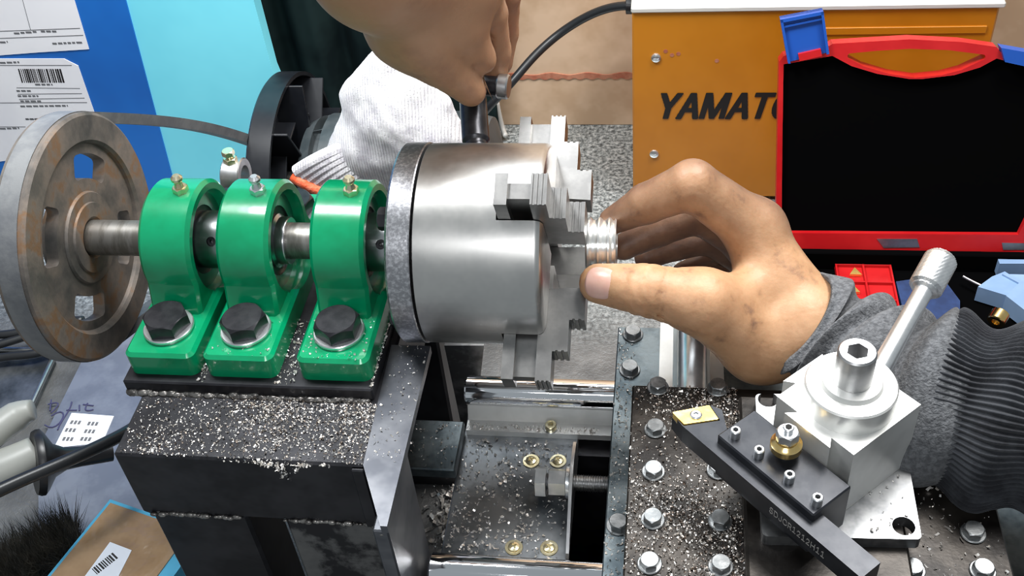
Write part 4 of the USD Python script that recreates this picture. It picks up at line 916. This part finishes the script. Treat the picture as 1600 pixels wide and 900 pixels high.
heap = np.random.default_rng(61).normal(0, 1, (900, 3))*[.014, .022, .0]+A([-.100, .015, -.33]); heap[:, 2] = -.329+.02*np.exp(-((heap[:, 0]+.10)/.014)**2)*np.random.default_rng(62).uniform(0, 1, 900)
swarf('swarf_heap', heap, .0028, 'heap of dirty swarf on the bench below the gap beside the stand', 63)

# ================================================================== PERSON: two hands and a sleeve
def hand_mesh(palm, fingers, h, kp=.010, kf=.008, extra=None):
    pts = [p for b in palm for p in b[:2]]+[p for f in fingers for p in f[0]]
    rm = max([max(b[2:4]) for b in palm])+.012
    lo, hi = A(pts).min(0)-rm, A(pts).max(0)+rm; Gd = grid(lo, hi, h); Pm = None
    for a, b, ra, rb in palm:
        d = cone_d(Gd, a, b, ra, rb); Pm = d if Pm is None else smin(Pm, d, kp)
    out = Pm.copy()
    for ch, rr in fingers:
        Df = None
        for k in range(len(ch)-1):
            d = cone_d(Gd, ch[k], ch[k+1], rr[k], rr[k+1]); Df = d if Df is None else smin(Df, d, .003)
        out = np.minimum(out, smin(Pm, Df, kf))
    if extra: out = extra(Gd, out)
    t = nets(out, lo, h); trimesh.smoothing.filter_taubin(t, iterations=6); return t
ps = thing('person', '', 'person', at(1350, 600, 'y', -.03))
tag(ps, 'worker in a dark grey knit sleeve whose bare hands hold ring and key')
H_ = lambda a, b, y: at(a, b, 'y', y)
wri = H_(1256, 512, -.030)
mI, mM, mR, mP = H_(1180, 358, .010), H_(1186, 388, .032), H_(1194, 418, .050), H_(1202, 448, .060)
cmc = H_(1190, 532, -.036); mcpT = H_(1098, 472, -.044); ipT = H_(1008, 453, -.044); tipT = H_(936, 443, -.036)
palm = [(wri, mI, .027, .0165), (wri, mM, .028, .016), (wri, mR, .026, .015), (wri, mP, .024, .014), (mI, mM, .0165, .0155), (mM, mR, .0155, .0145), (mR, mP, .0145, .013), (wri, cmc, .027, .0255), (cmc, mcpT, .0265, .0195), (cmc, mI, .018, .013), (mcpT, mI*.45+wri*.55, .012, .014), (wri, H_(1306, 546, -.030), .0255, .0200)]
fing = [([mcpT, ipT, tipT], [.0195, .0162, .0125]),
        ([mI, H_(1082, 288, .008), H_(1010, 318, .014), H_(957, 345, .018)], [.0178, .0152, .0128, .0090]),
        ([mM, H_(1092, 332, .034), H_(1026, 358, .030), H_(974, 386, .020)], [.0155, .0135, .0118, .0090]),
        ([mR, H_(1108, 370, .052), H_(1058, 382, .047), H_(1010, 402, .036)], [.0145, .0122, .0106, .0086]),
        ([mP, H_(1138, 414, .060), H_(1104, 412, .056), H_(1066, 426, .046)], [.0125, .0102, .0092, .0076])]
tax = (ipT-tipT)/np.linalg.norm(ipT-tipT)
def crease(Gd, D):
    for c, r in ((ipT, .0018), (ipT-tax*.007, .0012), (ipT+tax*.007, .0012), (ipT+tax*.014, .001)):
        pl_ = np.abs((Gd-c)@tax+.0012*np.sin(((Gd-c)@Z_)*500)); near = np.linalg.norm(Gd-c, axis=-1) < .024
        D = D+near*.0015*np.exp(-(pl_/r)**2)
    return D
hm = hand_mesh(palm, fing, .0024, extra=crease)
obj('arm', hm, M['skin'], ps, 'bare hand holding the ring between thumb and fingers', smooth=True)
# nails
def nail(c, ax, nrm, lw, ll, th, m, parent):
    ax = ax/np.linalg.norm(ax); nrm = nrm-ax*(nrm@ax); nrm /= np.linalg.norm(nrm); sd_ = np.cross(ax, nrm)
    u = np.linspace(-1, 1, 15); v = np.linspace(-1, 1, 15); U, Vv = np.meshgrid(u, v, indexing='ij')
    rr = np.maximum(np.abs(U)**3+np.abs(Vv)**3, 1e-9)**(1/3); mx = np.maximum(np.abs(U), np.abs(Vv)); f = np.where(rr > 0, mx/rr, 1)
    a_, b_ = U*f, Vv*f
    P = c+a_[..., None]*lw*sd_+b_[..., None]*ll*ax+nrm*((1-(a_)**2)[..., None]*lw*.42-.0008*(b_**2)[..., None])
    obj('nail', sheet(P.reshape(-1, 3), 15, 15, -th, nrm), m, parent, smooth=True)
toC = CAM-tipT; toC /= np.linalg.norm(toC)
nrmT = toC+upv*.04
nd = nrmT-tax*(nrmT@tax); nd /= np.linalg.norm(nd)
nail(tipT+tax*.0045+nd*.0104, tax, nrmT, .0096, .0090, .0016, M['nail'], ps)
# upper hand: grips the cross bar from above
K = lambda a, b, y: at(a, b, 'y', y)
hub_ = kO+kd*.117
y2 = .085
wr2 = K(585, -60, y2-.03)
palm2 = [(K(470, -190, y2-.06), wr2, .036, .034), (wr2, K(655, 30, y2), .036, .027), (wr2, K(720, -40, y2+.01), .034, .024), (K(655, 30, y2), K(725, -20, y2+.01), .026, .022)]
f2 = [([K(640, 40, y2), K(690, 92, y2+.002), K(735, 141, y2+.004)], [.0260, .0185, .0112]),
      ([K(688, -10, y2+.008), K(722, 42, y2+.006), K(752, 92, y2+.012)], [.0190, .0150, .0105]),
      ([K(735, -40, y2+.025), K(766, 20, y2+.030), K(776, 80, y2+.040), K(772, 132, y2+.040)], [.0150, .0115, .0100, .0085]),
      ([K(760, -60, y2+.045), K(790, -10, y2+.055), K(790, 50, y2+.065), K(784, 100, y2+.062)], [.0130, .0105, .0092, .0080])]
hm2 = hand_mesh(palm2, f2, .003, kp=.016, kf=.018)
obj('arm', hm2, M['skin2'], ps, 'bare hand reaching down from above and turning the chuck key', smooth=True)
# sleeve
def sleeve(path, rad_, nu, nv, fold, end_in=False):
    P = spline(path, nu); T = np.gradient(P, axis=0); T /= np.linalg.norm(T, axis=1)[:, None]
    from scipy.interpolate import PchipInterpolator
    s = np.r_[0, np.cumsum(np.linalg.norm(np.diff(A(path), axis=0), axis=1))]; R = PchipInterpolator(s/s[-1], rad_)(np.linspace(0, 1, nu))
    a = frame(T[0])[0]; V = []; t = np.linspace(0, 2*np.pi, nv, endpoint=False)
    sl = np.linspace(0, s[-1], nu)
    for k in range(nu):
        a = a-T[k]*(a@T[k]); a /= np.linalg.norm(a); b = np.cross(T[k], a)
        r = R[k]+fold(sl[k], t)
        V.append(P[k]+r[:, None]*(np.cos(t)[:, None]*a+np.sin(t)[:, None]*b))
    # turned-in edge at the start
    V = [P[0]+(V[0]-P[0])*.80+T[0]*.010, P[0]+(V[0]-P[0])*.94-T[0]*.0005]+V
    if end_in: V = V+[P[-1]+(V[-1]-P[-1])*.95+T[-1]*.001, P[-1]+(V[-1]-P[-1])*.86-T[-1]*.006]
    i = np.arange(nv); j = (i+1) % nv; F = []
    for q in range(len(V)-1): F += [np.stack([q*nv+i, q*nv+j, (q+1)*nv+j], 1), np.stack([q*nv+i, (q+1)*nv+j, (q+1)*nv+i], 1)]
    V = np.vstack(V); zl = -.0605; V[:, 2] = np.where(V[:, 2] < zl, zl+(V[:, 2]-zl)*.03, V[:, 2])   # cloth lying on the table
    return trimesh.Trimesh(V, np.vstack(F), process=False)
def fold1(s, t):
    w = np.clip(s/.012, 0, 1)
    return w*(.0046*np.sin(s*2*np.pi/.030+.5*np.sin(t)+.4)+.0012*np.sin(s*2*np.pi/.017+2*t))+.0010*np.sin(3*t+s*60)
def fold2(s, t):
    w = np.clip(s/.010, .2, 1)
    return w*(.0044*np.sin(s*2*np.pi/.040+.9*np.sin(t+.6)+1.0)+.0018*np.sin(s*2*np.pi/.064-1.2*np.cos(t)))+.0012*np.sin(t*96)
Hz = lambda a, b, z: at(a, b, 'z', z)
c1 = [H_(1240, 496, -.030), H_(1312, 548, -.044), Hz(1388, 600, -.042), Hz(1486, 634, -.040)]
obj('cuff', sleeve(c1, [.0335, .0395, .0460, .0525], 150, 160, fold1, True), M['cuff'], ps, 'grey fuzzy knit cuff', smooth=True)
c2 = [Hz(1440, 620, -.040), Hz(1540, 646, -.038), Hz(1640, 668, -.035), Hz(1800, 690, -.028)]
obj('sleeve', sleeve(c2, [.0470, .0530, .0550, .0570], 160, 768, fold2), M['sleeve'], ps, 'dark grey ribbed sleeve bunched in folds', smooth=True)
